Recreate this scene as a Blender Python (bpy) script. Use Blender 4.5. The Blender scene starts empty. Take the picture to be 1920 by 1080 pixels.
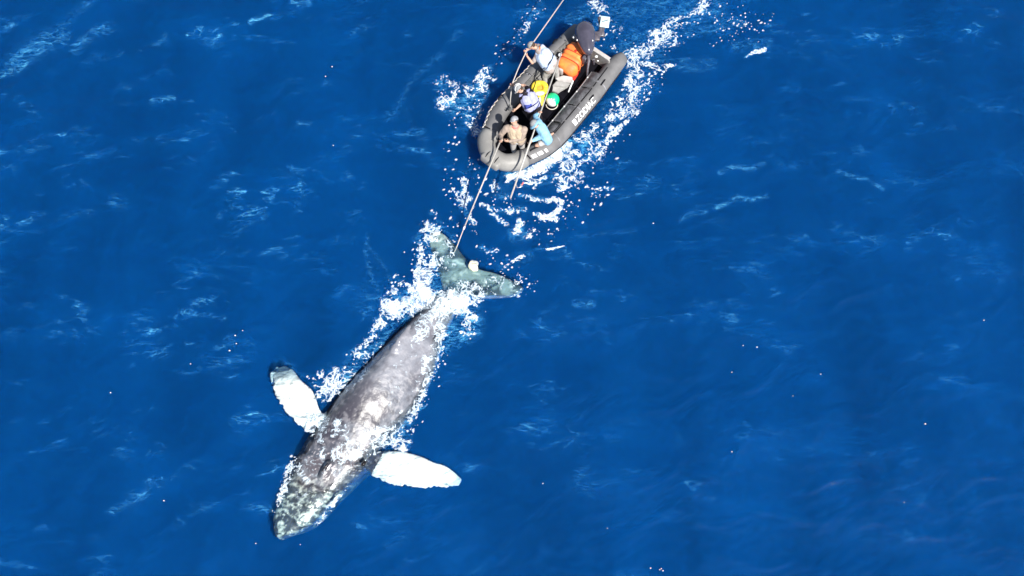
import bpy, bmesh, math, random
import numpy as np
from mathutils import Vector, Matrix
from mathutils.bvhtree import BVHTree
random.seed(4)
RNG = np.random.RandomState(11)
S = bpy.context.scene
COL = S.collection

# ------------------------------------------------------------------ camera, sky, sun, exposure
CAM_H = 25.3; DEP = math.radians(70); HFOV = math.radians(55)
cam_d = bpy.data.cameras.new("camera"); cam = bpy.data.objects.new("camera", cam_d); COL.objects.link(cam)
cam.location = (0, 0, CAM_H); cam.rotation_euler = (math.radians(90) - DEP, 0, 0)
cam_d.sensor_width = 36; cam_d.angle = HFOV; cam_d.clip_end = 2000; cam_d.clip_start = .1
S.camera = cam
SUN = Vector((0.46, -0.60, 0.92)).normalized()
w = bpy.data.worlds.new("World"); S.world = w; w.use_nodes = True
nt = w.node_tree; sky = nt.nodes.new("ShaderNodeTexSky"); sky.sky_type = 'NISHITA'; sky.sun_disc = False
sky.sun_elevation = math.asin(SUN.z); sky.sun_rotation = math.atan2(SUN.x, SUN.y)
bg = nt.nodes["Background"]; bg.inputs[1].default_value = .07
nt.links.new(sky.outputs[0], bg.inputs[0])
sl = bpy.data.lights.new("sun", 'SUN'); sl.energy = 5.0; sl.angle = math.radians(.53); sl.color = (1, .965, .9)
so = bpy.data.objects.new("sun", sl); COL.objects.link(so); so.location = (10, -20, 30)
so.rotation_euler = SUN.to_track_quat('Z', 'Y').to_euler()
S.view_settings.view_transform = 'Standard'; S.view_settings.look = 'None'
S.view_settings.exposure = .75; S.view_settings.gamma = 1; S.view_settings.use_curve_mapping = False
S.render.engine = 'CYCLES'
S.cycles.max_bounces = 8; S.cycles.transparent_max_bounces = 12; S.cycles.volume_bounces = 0
S.cycles.use_denoising = True

# measured points of the photograph (1920 x 1080) turned into places at a known height
FPX = 960 / math.tan(HFOV / 2)
cD, sD = math.cos(DEP), math.sin(DEP)
def P(px, py, z=0.0):
    a = (px - 960) / FPX; b = (540 - py) / FPX
    d = (a, cD + b * sD, -sD + b * cD)
    t = (CAM_H - z) / -d[2]
    return Vector((d[0] * t, d[1] * t, z))
def PX(x, y, z):
    vx, vy, vz = x, y, z - CAM_H
    dep = vy * cD - vz * sD; up = vy * sD + vz * cD
    return 960 + FPX * vx / dep, 540 - FPX * up / dep

# ------------------------------------------------------------------ noise
TB = RNG.rand(256, 256).astype(np.float32) * 2 * math.pi
GXT, GYT = np.cos(TB), np.sin(TB)
def pn(x, y, o=0):
    xi = np.floor(x).astype(int); yi = np.floor(y).astype(int)
    fx = x - xi; fy = y - yi
    u = fx * fx * fx * (fx * (fx * 6 - 15) + 10); v = fy * fy * fy * (fy * (fy * 6 - 15) + 10)
    def g(i, j):
        a = (xi + i + o * 37) & 255; b = (yi + j + o * 91) & 255
        return GXT[a, b] * (fx - i) + GYT[a, b] * (fy - j)
    return ((g(0, 0) * (1 - u) + g(1, 0) * u) * (1 - v) + (g(0, 1) * (1 - u) + g(1, 1) * u) * v) * 1.5
def fbm(x, y, o=0, n=4):
    r = 0; a = 1; s = 0
    for k in range(n):
        r = r + a * pn(x * 2 ** k, y * 2 ** k, o + k); s += a; a *= .5
    return r / s
def ridge(x, y, o=0, n=3):
    r = 0; a = 1; s = 0
    for k in range(n):
        q = 1 - np.abs(pn(x * 2 ** k, y * 2 ** k, o + k)) * 1.6
        r = r + a * q; s += a; a *= .5
    return np.clip(r / s, 0, 1)
def wave(x, y):
    z = 0
    for (wl, ang, am, ph) in ((7.3, 72, .05, .3), (4.9, 96, .035, 2.), (3.4, 60, .022, 4.1), (2.5, 112, .016, 1.), (1.9, 80, .011, 5.)):
        k = 2 * math.pi / wl; c, s_ = math.cos(math.radians(ang)), math.sin(math.radians(ang))
        z = z + .6 * am * np.sin(k * (x * c + y * s_) + ph + 1.2 * pn(x * .17, y * .17, 9))
    wx = x + .5 * pn(x * .6, y * .6, 3); wy = y + .5 * pn(x * .6, y * .6, 5)
    a = math.radians(14); u = wx * math.cos(a) + wy * math.sin(a); v = -wx * math.sin(a) + wy * math.cos(a)
    r1 = ridge(u * .38, v * .85, 1, 2); r2 = ridge(u * 1.0, v * 1.9, 6, 3)
    return z + .034 * (r1 ** 3 - .4) + .022 * (r2 ** 2.5 - .4), r1, r2

# ------------------------------------------------------------------ materials
def mat(name, color, rough=.6, spec=.5, metal=0, bump=0, bscale=40, var=0, vscale=6, color2=None, coat=0):
    m = bpy.data.materials.new(name); m.use_nodes = True
    n = m.node_tree; b = n.nodes["Principled BSDF"]
    b.inputs["Base Color"].default_value = (*color, 1); b.inputs["Roughness"].default_value = rough
    b.inputs["Specular IOR Level"].default_value = spec; b.inputs["Metallic"].default_value = metal
    b.inputs["Coat Weight"].default_value = coat
    tc = n.nodes.new("ShaderNodeTexCoord")
    if var or color2:
        nz = n.nodes.new("ShaderNodeTexNoise"); nz.inputs["Scale"].default_value = vscale; nz.inputs["Detail"].default_value = 6
        n.links.new(tc.outputs["Object"], nz.inputs["Vector"])
        rp = n.nodes.new("ShaderNodeValToRGB")
        c2 = color2 or tuple(c * (1 - var) for c in color)
        rp.color_ramp.elements[0].position = .38; rp.color_ramp.elements[1].position = .62
        rp.color_ramp.elements[0].color = (*c2, 1); rp.color_ramp.elements[1].color = (*color, 1)
        n.links.new(nz.outputs["Fac"], rp.inputs[0]); n.links.new(rp.outputs[0], b.inputs["Base Color"])
    if bump:
        nz = n.nodes.new("ShaderNodeTexNoise"); nz.inputs["Scale"].default_value = bscale; nz.inputs["Detail"].default_value = 4
        n.links.new(tc.outputs["Object"], nz.inputs["Vector"])
        bp = n.nodes.new("ShaderNodeBump"); bp.inputs["Strength"].default_value = bump; bp.inputs["Distance"].default_value = .02
        n.links.new(nz.outputs["Fac"], bp.inputs["Height"]); n.links.new(bp.outputs[0], b.inputs["Normal"])
    return m
M = dict(
    tube=mat("tube_fabric", (.155, .152, .155), .55, .4, bump=.25, bscale=25, var=.22, vscale=4),
    tube_pale=mat("bow_fabric", (.25, .243, .232), .5, .4, bump=.2, bscale=25, var=.15, vscale=4),
    pouch=mat("pouch_fabric", (.24, .24, .26), .75, .3, bump=.6, bscale=18, var=.4, vscale=7),
    dark=mat("dark_rubber", (.012, .012, .016), .8, .15, bump=.3, bscale=30, var=.3),
    floor=mat("floor_mat", (.006, .006, .010), .9, .08, bump=.3, bscale=60, var=.4),
    white=mat("white_print", (.72, .72, .71), .5, .3, var=.06, vscale=20),
    metal=mat("brushed_metal", (.55, .55, .56), .35, .5, metal=.8, bump=.1),
    pale=mat("pale_plate", (.55, .72, .78), .4, .5, var=.12, vscale=9),
    cowl=mat("cowling_paint", (.065, .06, .085), .2, .6, var=.25, vscale=5, coat=.6),
    motor=mat("motor_grey", (.1, .09, .11), .4, .5, var=.4, vscale=14, bump=.3),
    orange=mat("orange_fabric", (.95, .26, .05), .55, .35, bump=.5, bscale=14, color2=(.86, .17, .05), vscale=4),
    red=mat("red_fabric", (.5, .03, .02), .7, .2, bump=.4),
    yellow=mat("yellow_plastic", (.92, .68, .05), .45, .4, bump=.3, color2=(.75, .50, .04), vscale=7),
    green=mat("green_vinyl", (.0, .62, .26), .35, .5, color2=(.02, .5, .2), vscale=6),
    cream=mat("cream_foam_float", (.9, .84, .62), .6, .3, bump=.3, var=.15, vscale=9),
    rope=mat("pale_rope", (.62, .57, .5), .75, .2, bump=.6, bscale=90, var=.25, vscale=60),
    pole=mat("pale_pole", (.42, .40, .37), .4, .5, var=.15, vscale=20),
    skin=mat("skin", (.48, .29, .21), .55, .35, bump=.1, bscale=60, var=.12, vscale=12),
    hair=mat("hair", (.05, .03, .02), .7, .3, bump=.6, bscale=80),
    vest_blue=mat("pale_blue_nylon", (.46, .56, .74), .6, .3, bump=.5, bscale=14, var=.2, vscale=9),
    vest_lav=mat("lavender_nylon", (.36, .37, .60), .6, .3, bump=.5, bscale=14, var=.2, vscale=9),
    navy=mat("blue_pouch_fabric", (.03, .05, .28), .6, .3, bump=.5, bscale=18, var=.3, vscale=16),
    taupe=mat("taupe_cloth", (.34, .29, .27), .85, .2, bump=.6, bscale=14, var=.2, vscale=9),
    blackcloth=mat("black_cloth", (.015, .012, .016), .9, .15, bump=.6, bscale=14),
    tan=mat("tan_cloth", (.33, .26, .215), .85, .2, bump=.7, bscale=12, var=.2, vscale=9),
    cream_vest=mat("cream_nylon", (.44, .35, .25), .7, .2, bump=.5, bscale=14, var=.2),
    rust=mat("coral_nylon", (.75, .16, .14), .6, .3, bump=.5),
    aqua=mat("pale_aqua_cloth", (.25, .48, .66), .8, .2, bump=.7, bscale=12, var=.18, vscale=8),
    sky=mat("sky_blue_cloth", (.16, .34, .74), .8, .2, bump=.7, bscale=12, var=.2, vscale=8),
    greycloth=mat("grey_cloth", (.33, .32, .31), .85, .2, bump=.6, bscale=12, var=.2, vscale=6),
    palecloth=mat("pale_cloth", (.42, .40, .39), .85, .2, bump=.6, bscale=12, var=.2, vscale=8),
    cap_grey=mat("cap_grey", (.28, .29, .3), .8, .2, bump=.4, var=.3, vscale=30),
    helmet=mat("helmet_grey", (.33, .33, .35), .25, .6, var=.25, vscale=14, coat=.5),
    glove=mat("white_glove", (.8, .8, .78), .8, .2, bump=.4),
    eye=mat("dark_eye", (.01, .008, .008), .1, .6),
)

def link(name, me, m=None, parent=None, smooth=True):
    o = bpy.data.objects.new(name, me); COL.objects.link(o)
    if m: me.materials.append(m)
    if smooth: me.polygons.foreach_set("use_smooth", [True] * len(me.polygons))
    if parent:
        o.parent = parent
        o.matrix_parent_inverse = Matrix.Identity(4)
    return o
def tag(o, label=None, cat=None, group=None, kind=None):
    for k, v in (("label", label), ("category", cat), ("group", group), ("kind", kind)):
        if v: o[k] = v
    return o
def empty(name, loc, label, cat, group=None, rot=0):
    o = bpy.data.objects.new(name, None); COL.objects.link(o); o.location = loc; o.rotation_euler = (0, 0, rot)
    return tag(o, label, cat, group)
def bmo(name, bm, m, parent=None, smooth=True, world=False):
    bmesh.ops.recalc_face_normals(bm, faces=bm.faces)
    me = bpy.data.meshes.new(name); bm.to_mesh(me); bm.free()
    if world and parent:      # shape given in world coordinates
        me.transform(Matrix.Translation(-Vector(parent.location)))
    return link(name, me, m, parent, smooth)

def frames(pts):
    pts = [Vector(p) for p in pts]; out = []
    for i, p in enumerate(pts):
        t = (pts[min(i + 1, len(pts) - 1)] - pts[max(i - 1, 0)]).normalized()
        up = Vector((0, 0, 1)) if abs(t.z) < .95 else Vector((1, 0, 0))
        s = t.cross(up).normalized(); out.append((p, s, s.cross(t).normalized()))
    return out
def spl(pts, n):
    """Catmull-Rom through points (any dimension), n steps per span"""
    A = [np.array(p, float) for p in pts]; out = []
    for i in range(len(A) - 1):
        a = A[i - 1] if i else 2 * A[0] - A[1]; b, c = A[i], A[i + 1]; d = A[i + 2] if i + 2 < len(A) else 2 * A[-1] - A[-2]
        for k in range(n):
            t = k / n
            out.append(.5 * ((2 * b) + (-a + c) * t + (2 * a - 5 * b + 4 * c - d) * t * t + (-a + 3 * b - 3 * c + d) * t ** 3))
    out.append(A[-1]); return out
def sweep(bm, pts, rad, seg=10, cap=True, sx=1, sz=1):
    rings = []
    for i, (p, s, u) in enumerate(frames(pts)):
        r = rad[i] if hasattr(rad, '__len__') else rad
        rings.append([bm.verts.new(p + s * r * sx * math.cos(2 * math.pi * k / seg) + u * r * sz * math.sin(2 * math.pi * k / seg)) for k in range(seg)])
    for a, b in zip(rings, rings[1:]):
        for k in range(seg): bm.faces.new((a[k], a[(k + 1) % seg], b[(k + 1) % seg], b[k]))
    if cap: bm.faces.new(rings[0][::-1]); bm.faces.new(rings[-1])
def caps(bm, p0, r0, p1, r1, seg=14):
    p0, p1 = Vector(p0), Vector(p1); L = (p1 - p0).length
    if L < 1e-4: p1 = p0 + Vector((0, 0, 1e-3)); L = 1e-3
    d = (p1 - p0) / L; pts = []; rr = []
    for a in (-80, -50, -25, 0): pts.append(p0 + d * r0 * math.sin(math.radians(a))); rr.append(r0 * math.cos(math.radians(a)))
    for a in (0.5, 25, 50, 80): pts.append(p1 + d * (r1 * math.sin(math.radians(a)))); rr.append(r1 * math.cos(math.radians(a)))
    q = [(p, r) for p, r in zip(pts, rr)]
    q.sort(key=lambda t: (t[0] - p0).dot(d))
    up = Vector((0, 0, 1)) if abs(d.z) < .95 else Vector((1, 0, 0)); s = d.cross(up).normalized(); u = s.cross(d)
    rings = [[bm.verts.new(p + (s * math.cos(2 * math.pi * k / seg) + u * math.sin(2 * math.pi * k / seg)) * r) for k in range(seg)] for p, r in q]
    for a, b in zip(rings, rings[1:]):
        for k in range(seg): bm.faces.new((a[k], a[(k + 1) % seg], b[(k + 1) % seg], b[k]))
    bm.faces.new(rings[0][::-1]); bm.faces.new(rings[-1])
def ell(bm, c, rx, ry, rz, R=None, seg=16):
    m = Matrix.Translation(Vector(c)) @ (R.to_4x4() if R else Matrix.Identity(4)) @ Matrix.Diagonal((rx, ry, rz, 1))
    bmesh.ops.create_uvsphere(bm, u_segments=seg, v_segments=seg // 2 + 2, radius=1, matrix=m)
def box(bm, c, sx, sy, sz, R=None, bev=0.0):
    m = Matrix.Translation(Vector(c)) @ (R.to_4x4() if R else Matrix.Identity(4)) @ Matrix.Diagonal((sx, sy, sz, 1))
    r = bmesh.ops.create_cube(bm, size=1, matrix=m)
    if bev:
        es = list({e for v in r['verts'] for e in v.link_edges})
        bmesh.ops.bevel(bm, geom=es, offset=bev, segments=2, affect='EDGES', profile=.5)
def remesh(bm, voxel, smooth=0, noise=0, nscale=6):
    bmesh.ops.recalc_face_normals(bm, faces=bm.faces)
    me = bpy.data.meshes.new("t"); bm.to_mesh(me); bm.free()
    o = bpy.data.objects.new("t", me); COL.objects.link(o)
    md = o.modifiers.new("r", 'REMESH'); md.mode = 'VOXEL'; md.voxel_size = voxel
    if smooth:
        sm = o.modifiers.new("s", 'SMOOTH'); sm.iterations = smooth; sm.factor = .5
    dg = bpy.context.evaluated_depsgraph_get()
    out = bpy.data.meshes.new_from_object(o.evaluated_get(dg))
    bpy.data.objects.remove(o); bpy.data.meshes.remove(me)
    if noise:
        n = len(out.vertices); co = np.empty(n * 3); out.vertices.foreach_get("co", co); co = co.reshape(-1, 3)
        no = np.empty(n * 3); out.vertices.foreach_get("normal", no); no = no.reshape(-1, 3)
        d = fbm(co[:, 0] * nscale + co[:, 2] * 3.1, co[:, 1] * nscale - co[:, 2] * nscale, 4, 3) * noise
        out.vertices.foreach_set("co", (co + no * d[:, None]).ravel())
    return out

# ------------------------------------------------------------------ the whale's shape (voxel skin: one continuous body)
def widen(secs, f):
    o = []
    for (l, r, zt, th) in secs:
        cx, cy = (l[0] + r[0]) / 2, (l[1] + r[1]) / 2
        o.append(((cx + (l[0] - cx) * f, cy + (l[1] - cy) * f), (cx + (r[0] - cx) * f, cy + (r[1] - cy) * f), zt, th))
    return o
def loft(bm, secs, shape):
    """secs: (left px, right px, ztop, thick, skew); shape(theta)"""
    rings = []; A = []
    for (l, r, zt, th, sk) in secs:
        a = P(l[0], l[1], zt - th * .35); b = P(r[0], r[1], zt - th * .35)
        A.append([*a, *b, zt, th, sk])
    for q in spl(A, 4):
        a, b = Vector(q[:3]), Vector(q[3:6]); zt, th, sk = q[6:]; c = (a + b) / 2; hv = (b - a) / 2; hv.z = 0
        ring = []
        for k in range(28):
            t = 2 * math.pi * k / 28; ct, st = math.cos(t), math.sin(t)
            e_ = (shape if sk < -.02 else shape - .22) + (min(.55, max(0, -sk) * 1.7) if st > 0 else 0)
            lat = math.copysign(abs(ct) ** e_, ct); ver = math.copysign(abs(st) ** e_, st)
            lat += sk * max(st, 0) ** 2
            ring.append(bm.verts.new((c.x + hv.x * lat, c.y + hv.y * lat, zt - th / 2 + th / 2 * ver)))
        rings.append(ring)
    for a, b in zip(rings, rings[1:]):
        for k in range(28): bm.faces.new((a[k], a[(k + 1) % 28], b[(k + 1) % 28], b[k]))
    bm.faces.new(rings[0][::-1]); bm.faces.new(rings[-1])
body_secs = [((517, 1006), (528, 1013), -.20, .25, 0), ((512, 988), (556, 1001), -.08, .6, 0), ((513, 964), (587, 988), -.03, .95, 0),
    ((525, 932), (615, 961), .03, 1.1, 0), ((539, 901), (643, 930), .12, 1.3, 0), ((549, 873), (670, 903), .16, 1.55, 0),
    ((563, 839), (706, 868), .25, 1.7, -.04), ((581, 807), (733, 834), .33, 1.75, -.1), ((604, 775), (752, 803), .42, 1.75, -.16),
    ((626, 745), (772, 776), .50, 1.7, -.22), ((652, 714), (790, 745), .54, 1.6, -.28), ((682, 684), (806, 712), .52, 1.45, -.32),
    ((710, 655), (818, 678), .44, 1.25, -.34), ((740, 624), (826, 648), .33, 1.0, -.30), ((768, 599), (837, 620), .18, .75, -.22),
    ((796, 575), (850, 594), .03, .5, -.1), ((820, 556), (862, 571), -.08, .35, 0), ((836, 541), (872, 554), -.16, .24, 0)]
rf = [((706, 846), (684, 872), -.10, .22), ((724, 848), (702, 888), -.05, .2), ((746, 847), (722, 897), -.03, .18), ((770, 852), (746, 905), -.02, .17),
      ((792, 858), (772, 906), -.02, .16), ((812, 868), (796, 911), -.05, .14), ((834, 874), (818, 907), -.10, .12), ((852, 886), (841, 911), -.22, .1), ((866, 899), (860, 911), -.32, .06)]
lf = [((521, 691), (533, 685), -.55, .08), ((514, 701), (548, 695), -.30, .1), ((518, 722), (562, 714), -.07, .13), ((524, 742), (580, 731), -.03, .15),
      ((538, 763), (590, 752), -.02, .17), ((554, 779), (595, 766), -.04, .18), ((567, 796), (604, 779), -.08, .2), ((577, 807), (620, 790), -.12, .22)]
fr = [((845, 556), (850, 505), -.16, .26), ((867, 554), (877, 494), -.15, .2), ((890, 557), (900, 506), -.14, .15), ((915, 559), (926, 512), -.14, .12),
      ((940, 558), (946, 520), -.15, .1), ((962, 557), (966, 529), -.17, .08), ((978, 549), (983, 540), -.2, .05)]
fl = [((833, 548), (872, 535), -.16, .26), ((826, 520), (878, 498), -.18, .2), ((817, 492), (867, 479), -.16, .14), ((809, 467), (855, 462), -.10, .12),
      ((806, 449), (842, 448), -.06, .1), ((811, 436), (828, 436), -.06, .06)]
bm = bmesh.new()
body_secs = [(a, b_, zt - .06, th, sk) for a, b_, zt, th, sk in body_secs]
loft(bm, body_secs, .9)
lf = widen(lf, 1.16); rf = widen(rf, 1.08); fr = widen(fr, 1.06); fl = widen(fl, 1.08)
for L in (rf, lf, fr, fl): loft(bm, [(*s, 0) for s in L], 1.0)
for sec_, side_ in ((rf, 1), (lf, 0)):      # knobbly leading edges
    for i in range(22):
        t = i / 22 * (len(sec_) - 2) + random.random() * .3; k = int(t); f = t - k; a, b_ = sec_[k], sec_[k + 1]
        px = a[side_][0] * (1 - f) + b_[side_][0] * f; py = a[side_][1] * (1 - f) + b_[side_][1] * f
        ell(bm, P(px, py, a[2] - a[3] * .5), random.uniform(.05, .09), random.uniform(.05, .1), .05, seg=8)
# dorsal hump with a low fin, blowhole ridge and knobs on the rostrum
caps(bm, P(742, 655, .30), .16, P(765, 628, .27), .09)
caps(bm, P(748, 640, .42), .09, P(768, 612, .30), .05)
for i in range(26):
    t = random.random(); k = 1 + int(t * 4); l, r = body_secs[k][0], body_secs[k][1]; f = random.uniform(.2, .8)
    px = l[0] + (r[0] - l[0]) * f; py = l[1] + (r[1] - l[1]) * f
    h = body_secs[k][3] * .5 * (math.sqrt(max(0, 1 - (2 * f - 1) ** 2)) - 1)
    ell(bm, P(px, py, body_secs[k][2] + h - .02), .07, .07, .06, seg=8)
caps(bm, P(603, 895, .13), .10, P(618, 872, .20), .12)
whale_me = remesh(bm, .03, 2, .018, 2.3)
wm = bpy.data.materials.new("whale_skin"); wm.use_nodes = True
n = wm.node_tree; b = n.nodes["Principled BSDF"]; b.inputs["Roughness"].default_value = .4; b.inputs["Coat Weight"].default_value = .8; b.inputs["Coat Roughness"].default_value = .16
at = n.nodes.new("ShaderNodeAttribute"); at.attribute_name = "skin"; at.attribute_type = 'GEOMETRY'
n.links.new(at.outputs["Color"], b.inputs["Base Color"])
tc = n.nodes.new("ShaderNodeTexCoord"); nz = n.nodes.new("ShaderNodeTexNoise"); nz.inputs["Scale"].default_value = 7; nz.inputs["Detail"].default_value = 8
n.links.new(tc.outputs["Object"], nz.inputs["Vector"])
bp = n.nodes.new("ShaderNodeBump"); bp.inputs["Strength"].default_value = .5; bp.inputs["Distance"].default_value = .05
n.links.new(nz.outputs["Fac"], bp.inputs["Height"]); n.links.new(bp.outputs[0], b.inputs["Normal"])
nv = len(whale_me.vertices); co = np.empty(nv * 3); whale_me.vertices.foreach_get("co", co); co = co.reshape(-1, 3)
wpx, wpy = PX(co[:, 0], co[:, 1], co[:, 2])
def sstep(a, b_, x): t = np.clip((x - a) / (b_ - a), 0, 1); return t * t * (3 - 2 * t)
X, Y, Z = co[:, 0], co[:, 1], co[:, 2]
def mixc(c, c2, f): return c * (1 - f[:, None]) + np.array(c2)[None] * f[:, None]
colr = np.tile(np.array([.100, .108, .132]), (nv, 1))
big = fbm(X * .9, Y * .9 + Z, 12, 4); sp = fbm(X * 5, Y * 5 + Z * 3, 15, 4); sm_ = ridge(X * 3.2 + sp, Y * 3.2 - Z * 2, 18, 3)
colr = mixc(colr, (.045, .040, .052), sstep(-.08, .25, big) * .9)
colr = mixc(colr, (.20, .208, .238), sstep(.05, .4, -big) * .7)
colr = mixc(colr, (.28, .27, .29), sstep(.1, .34, sp) * .5)
colr = mixc(colr, (.03, .028, .036), sstep(.1, .32, -sp) * .65)
# scratches along the flank
su = (X * .6 + Y * .8); sv = (-X * .8 + Y * .6)
scr = np.abs(pn(sv * 9 + .5 * pn(su, sv, 3), su * 1.1, 22)); colr = mixc(colr, (.36, .34, .36), (scr < .03) * .2)
# head: light rippled by shallow water, painted as pale mottling
colr = mixc(colr, (.30, .30, .335), sstep(790, 640, wpy) * .55 * sstep(-.5, .4, fbm(X * 1.5, Y * 1.5, 33, 3) + .2))  # rear back painted lighter for its sunlit look and thin water film
head = sstep(870, 935, wpy - (wpx - 560) * .2)
hr = ridge(X * 3.6 + 1.1 * sp, Y * 3.6 + 1.1 * big, 25, 3); hc = np.zeros((nv, 3)) + np.array([.05, .06, .07])
hc = mixc(hc, (.42, .46, .42), sstep(.55, .78, hr)); hc = mixc(hc, (.8, .8, .72), sstep(.82, .95, hr)); hc = mixc(hc, (.03, .03, .035), sstep(.12, .35, -sp) * .8)
colr = colr * (1 - head[:, None]) + hc * head[:, None]
hd2 = sstep(800, 860, wpy) * (1 - head); colr = mixc(colr, (.08, .07, .08), hd2 * sstep(-.05, .2, fbm(X * 2.2, Y * 2.2, 31, 3)) * .85)
colr = mixc(colr, (.62, .57, .58), hd2 * sstep(.80, .93, ridge(X * 4 + sp, Y * 4, 37, 3)) * .9)
# dark seam of the mouth / neck fold
fold = np.exp(-((wpy - (905 + (wpx - 560) * .28 + 3 * np.sin(wpx * .2))) / 3.0) ** 2) * ((wpx > 550) & (wpx < 630)); colr = mixc(colr, (.02, .015, .02), fold * .8)
# flippers
def near_loft(secs, pad=0):
    m_ = np.zeros(nv, bool)
    for (s0, s1) in zip(secs, secs[1:]):
        q = [s0[0], s1[0], s1[1], s0[1]]
        cx = sum(p[0] for p in q) / 4; cy = sum(p[1] for p in q) / 4
        ins = None
        for i in range(4):
            a, b_ = q[i], q[(i + 1) % 4]
            cr = (b_[0] - a[0]) * (wpy - a[1]) - (b_[1] - a[1]) * (wpx - a[0]); L = math.hypot(b_[0] - a[0], b_[1] - a[1]) + 1e-6
            sg = np.sign((b_[0] - a[0]) * (cy - a[1]) - (b_[1] - a[1]) * (cx - a[0])); t = cr * sg / L > -4 - pad
            ins = t if ins is None else ins & t
        m_ |= ins
    return m_
fm = (near_loft(rf[1:]) | near_loft(lf[:7], 5)) & (Z < .08) & ((wpx < 612) | (wpx > 680))
fcol = mixc(np.tile(np.array([.86, .88, .86]), (nv, 1)), (.5, .55, .55), sstep(.18, .42, sp) * .6)
fcol = mixc(fcol, (.30, .33, .34), sstep(.8, .95, ridge(X * 4, Y * 4, 77, 3)) * .5)
colr[fm] = fcol[fm]
fk = (wpy < 556) & (Z < 0.05) & ((wpx > 838) | (wpy < 535))
fc = mixc(np.tile(np.array([.23, .29, .27]), (nv, 1)), (.05, .065, .062), sstep(-.12, .14, fbm(X * 1.6, Y * 1.6, 41, 4)))
fc = mixc(fc, (.62, .68, .62), sstep(.74, .93, ridge(X * 1.5 + .5 * big, Y * 1.5, 45, 3)) * .6)
colr[fk] = fc[fk]
ca = whale_me.color_attributes.new("skin", 'FLOAT_COLOR', 'POINT')
ca.data.foreach_set("color", np.hstack([np.clip(colr, 0, 1), np.ones((nv, 1))]).ravel())
WL = P(690, 760, 0)
whale_root = empty("humpback_whale", WL, "grey humpback whale with white flippers swimming at the surface, towed boat behind its flukes", "whale")
whale_me.transform(Matrix.Translation(-WL))
wb = link("body", whale_me, wm, whale_root)
bm = bmesh.new(); ell(bm, P(682, 869, .10), .085, .055, .05, Matrix.Rotation(.9, 3, 'Z'), 12)
bmo("eye", bm, M['eye'], whale_root, world=True)
bm = bmesh.new()
for dx in (-1, 1):
    sweep(bm, [P(606 + dx * 3, 884, .265), P(611 + dx * 2, 876, .29), P(617 + dx * 2.5, 868, .31)], [.008, .014, .008], 8)
bmo("blowhole", bm, M['eye'], whale_root, world=True)
verts = [Vector(c) + WL for c in [v.co for v in whale_me.vertices]]
WBVH = BVHTree.FromPolygons([tuple(v) for v in verts], [tuple(p.vertices) for p in whale_me.polygons])
WXY = (co[:, 0].min() - .3, co[:, 0].max() + .3, co[:, 1].min() - .3, co[:, 1].max() + .3)

# ------------------------------------------------------------------ boat frame
SCN = P(1120, 86, .35); BOWP = P(917, 311, .55)
BV = BOWP - SCN; BLEN = math.hypot(BV.x, BV.y); BANG = math.atan2(BV.y, BV.x)
print("boat length", BLEN)
K = BLEN / 5.85
BR = Matrix.Translation((SCN.x, SCN.y, 0)) @ Matrix.Rotation(BANG, 4, 'Z')
def B(s, y, z): return BR @ Vector((s * K, y * K, z))
OUT = [(-.25, .98), (-.1, 1.16), (1.7, 1.29), (3.7, 1.33), (4.3, 1.24), (4.9, 1.0), (5.45, .64), (5.72, .36), (5.78, 0)]
def outer(s): return np.interp(s, [p[0] for p in OUT], [p[1] for p in OUT])

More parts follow.
